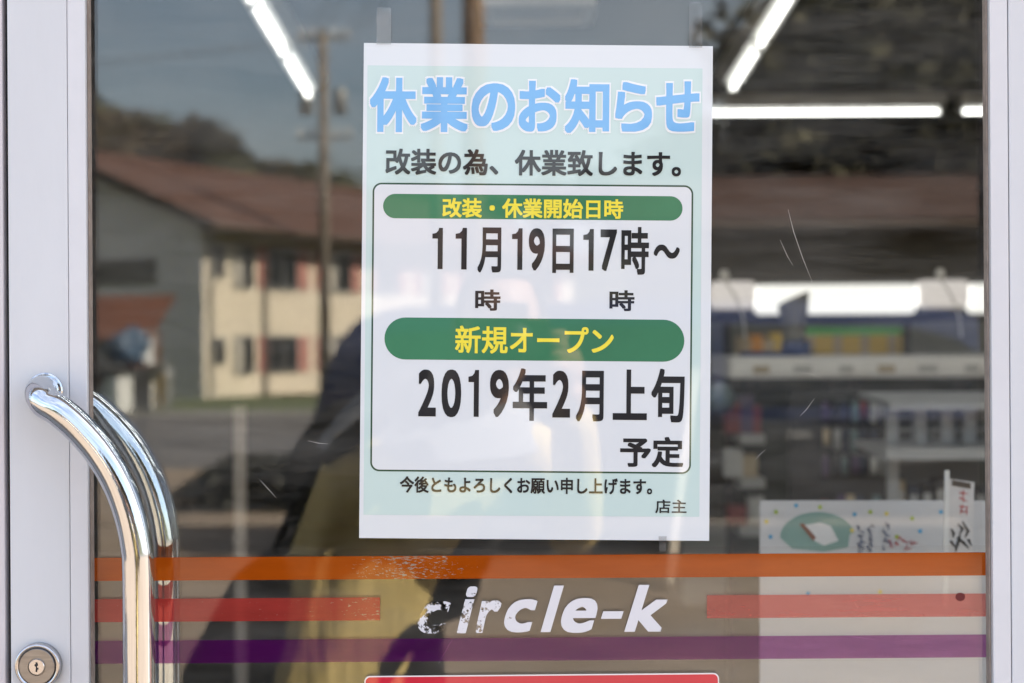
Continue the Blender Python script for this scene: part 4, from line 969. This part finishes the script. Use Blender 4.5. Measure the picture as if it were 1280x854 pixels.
rad = [(.12, .09), (.115, .09), (.12, .09), .062, .058, .045, .032, .024, .045, .032, .024, .085, .058, .042, .035, .085, .058, .042, .035]
bm = bmesh.new(); me = skin_mesh(V, E_, rad, 0); bm.from_mesh(me)
def head(bm):
    t = bmesh.new(); bmesh.ops.create_uvsphere(t, u_segments=28, v_segments=20, radius=1)
    for v_ in t.verts:
        x, y, z = v_.co; j = 1-.26*max(0, -z)
        nose = .024*math.exp(-((x*.08)**2/.0002+(z+.12)**2/.03))*(1 if y > 0 else 0)
        eye = -.010*math.exp(-(((abs(x)-.42)**2)/.03+(z-.05)**2/.015))*(1 if y > 0 else 0)
        chin = .012*math.exp(-((z+.85)**2)/.03)*(1 if y > 0 else 0)
        v_.co = HD+Vector((x*.076*j, y*.095*(1-.1*max(0, -z))+nose+eye+chin, z*.118))
    for s in (-1, 1):
        bmesh.ops.create_icosphere(t, subdivisions=2, radius=1, matrix=Matrix.Translation(HD+Vector((s*.078, -.005, -.005))) @ Matrix.Diagonal((.012, .022, .033, 1)))
    for y_, z_ in ((.088, -.058),): bmesh.ops.create_icosphere(t, subdivisions=2, radius=1, matrix=Matrix.Translation(HD+Vector((0, y_-.006, z_))) @ Matrix.Diagonal((.024, .010, .008, 1)))
    m_ = bpy.data.meshes.new('h'); t.to_mesh(m_); t.free(); bm.from_mesh(m_)
head(bm)
def hand(bm, wrist, palm, fingers, thumb):
    w, p = Vector(wrist), Vector(palm)
    tube(bm, [w, w.lerp(p, .5), p], [.026, .034, .036], 10)
    for f in fingers: tube(bm, [Vector(q) for q in f], [.0095, .009, .0085, .0075][:len(f)], 8)
    tube(bm, [Vector(q) for q in thumb], [.013, .011, .009][:len(thumb)], 8)
# one hand hangs at the side, the other grips the camera
hand(bm, WRL, (-.368, -1.765, .735), [[(-.37, -1.79+.0185*k, .712), (-.368, -1.785+.0185*k, .676-.004*(k % 2)), (-.360, -1.78+.0185*k, .645-.004*(k % 2)), (-.348, -1.776+.0185*k, .624)] for k in range(4)], [(-.362, -1.745, .765), (-.352, -1.715, .738), (-.345, -1.705, .705)])
hand(bm, WRR, (.085, -1.565, 1.425), [[(.082, -1.56, 1.405+.018*k), (.092, -1.535, 1.405+.019*k), (.082, -1.518, 1.408+.019*k), (.064, -1.516, 1.409+.018*k)] for k in range(4)], [(.09, -1.575, 1.40), (.075, -1.592, 1.41), (.055, -1.594, 1.42)])
body = remesh(bm, .0055, 2)
pp('body', body, M_skin)
for s in (-1, 1):
    eb = bmesh.new(); bmesh.ops.create_icosphere(eb, subdivisions=2, radius=.011, matrix=Matrix.Translation(HD+Vector((s*.033, .083, .006)))); pp('eye', eb, M_whitep)
# hair
hb = bmesh.new(); bmesh.ops.create_uvsphere(hb, u_segments=28, v_segments=18, radius=1)
for v_ in hb.verts:
    x, y, z = v_.co; r_ = 1+.03*noise.noise(v_.co*7)
    v_.co = HD+Vector((x*.085*r_, y*.104*r_-.012, z*.125*r_+.012))
bmesh.ops.delete(hb, geom=[v_ for v_ in hb.verts if (v_.co.y > HD.y+.035 and v_.co.z < HD.z+.075) or v_.co.z < HD.z-.075], context='VERTS')
pp('hair', hb, M_hair)
# black sleeves + shirt + trousers
def grown(Vs, Es, rs, root): return skin_mesh(Vs, Es, rs, root)
wl_ = Vector(ELL).lerp(Vector(WRL), .88); wr_ = Vector(ELR).lerp(Vector(WRR), .88)
pp('sleeves', grown([V[2], SHL, ELL, wl_, SHR, ELR, wr_], [(0, 1), (1, 2), (2, 3), (0, 4), (4, 5), (5, 6)], [(.10, .08), .064, .056, .042, .064, .056, .042], 0), M_khaki)
pp('shirt', grown([(-.17, PY-.01, 1.20), (-.17, PY-.01, 1.05), (-.18, PY-.01, .90)], [(0, 1), (1, 2)], [(.12, .09), (.125, .10), (.125, .10)], 0), M_blackc)
pp('trousers', grown([V[0], V[11], V[12], (V[13][0], V[13][1], .11), V[15], V[16], (V[17][0], V[17][1], .11)], [(0, 1), (1, 2), (2, 3), (0, 4), (4, 5), (5, 6)], [(.125, .10), .088, .070, .06, .088, .070, .06], 0), M_blackc)
for k in (13, 17):
    a, b = Vector(V[k]), Vector(V[k+1]); sm = bmesh.new(); tube(sm, [a+Vector((0, -.05, -.02)), a+Vector((0, 0, -.01)), b+Vector((0, 0, 0)), b+Vector((0, .07, -.01))], [.045, .055, .048, .03], 12)
    for v_ in sm.verts: v_.co.z = max(.002, v_.co.z)
    pp('shoe', sm, M_dark)
# khaki vest: loft of horizontal rings, folds, leaning with the torso; open at the right front
rings = [(.74, -.185, .135, .125), (.83, -.172, .136, .13), (.95, -.135, .142, .13), (1.06, -.100, .160, .132), (1.15, -.045, .185, .132), (1.22, .0, .205, .125), (1.27, .012, .200, .112), (1.32, .03, .15, .1), (1.36, .045, .10, .088)]
vb = bmesh.new(); NR = 56; rr = []
for z, dx, rx, ry in rings:
    ring = []
    for k in range(NR):
        a = 2*math.pi*k/NR
        f = 1+(.034*math.sin(a*9+z*3)+.03*math.sin(a*5-z*6)+.02*math.sin(a*17+z*15))*max(0, min(1, (1.3-z)*3))
        ca, sa = math.cos(a), math.sin(a); t_ = max(0, min(1, (1.34-z)*6)); ex = 1-.42*t_
        u_, w_ = rx*.97*f*math.copysign(abs(ca)**ex, ca), ry*f*math.copysign(abs(sa)**ex, sa)
        cr_, sr_ = math.cos(-.42*t_), math.sin(-.42*t_)
        ring.append(vb.verts.new((PX+dx+u_*cr_-w_*sr_, PY+.01+u_*sr_+w_*cr_, z+.01*math.sin(a*3))))
    rr.append(ring)
for a, b in zip(rr, rr[1:]):
    for k in range(NR): vb.faces.new((a[k], a[(k+1) % NR], b[(k+1) % NR], b[k]))
vme = bpy.data.meshes.new('v'); bmesh.ops.recalc_face_normals(vb, faces=vb.faces); pp('jacket', vb, M_khaki)
# grey stand collar with navy piping
cb = bmesh.new(); rr = []
for z, dx, rx, ry in ((1.262, .012, .215, .128), (1.315, .015, .178, .118), (1.365, .025, .140, .108), (1.40, .035, .118, .10)):
    rr.append([cb.verts.new((PX+dx+rx*math.cos(a)*1.03, PY+.015+ry*math.sin(a)*1.06, z-.03*max(0, math.sin(a)))) for a in (2*math.pi*k/40 for k in range(40))])
for a, b in zip(rr, rr[1:]):
    for k in range(40): cb.faces.new((a[k], a[(k+1) % 40], b[(k+1) % 40], b[k]))
pp('collar', cb, M_collar)
pp('strap', tb([(PX-.185, PY+.10, 1.235), (PX-.155, PY+.128, 1.262), (PX-.11, PY+.142, 1.295), (PX-.05, PY+.135, 1.335), (PX+.0, PY+.08, 1.395)], [.012, .018, .020, .016, .01], 8), M_blackc)
# the photographer's camera: the picture is taken from the front of its lens
cm = thing('photo_camera', 'black camera with a lens held up by the person', 'camera', (0, -1.56, CZ))
obj('body', bx(-.066, .066, -.045, .0, -.045, .04, .008, 3), M_dark, cm); obj('prism_hump', bx(-.028, .028, -.04, .004, .0405, .068, .008, 3), M_dark, cm)
obj('lens', lt([(.036, 0), (.036, -.02), (.034, -.022), (.035, -.04), (.030, -.042)][::-1] and [(.036, 0), (.036, -.0)], (0, 0, 0), 'Y') if False else tb([(0, .0005, 0), (0, .02, 0), (0, .045, 0)], [.035, .036, .034], 32), M_dark, cm, smooth=True)
# black shoulder bag at the hip
bg_ = thing('shoulder_bag', 'black shoulder bag hanging at the hip of the person in khaki', 'bag', (-.50, -1.86, .72))
obj('pouch', prism([(-.16, -.05, 0), (.12, -.05, 0), (.10, -.05, .27), (.04, -.05, .34), (-.02, -.05, .30), (-.12, -.05, .12)], (0, .13, 0), .015), M_blackc, bg_, smooth=True)
obj('strap', tb([(.04, .015, .32), (.10, .03, .45), (.16, .05, .53), (.22, .03, .60), (.25, -.10, .56), (.12, -.12, .42), (.05, -.03, .32)], .009, 8), M_blackc, bg_)
bk = thing('backpack', 'black backpack worn on the back of the person in khaki', 'backpack', (-.22, -2.03, .95))
obj('pack', prism([(-.17, 0, .02), (-.22, 0, .10), (-.25, 0, .20), (-.22, 0, .30), (-.15, 0, .38), (.10, 0, .40), (.17, 0, .32), (.20, 0, .10), (.15, 0, .01)], (0, -.16, 0), .03), M_blackc, bk, smooth=True)
obj('strap', tb([(.10, .03, .36), (.13, .10, .42), (.16, .22, .33), (.17, .24, .18), (.16, .08, .06)], .012, 8), M_blackc, bk)
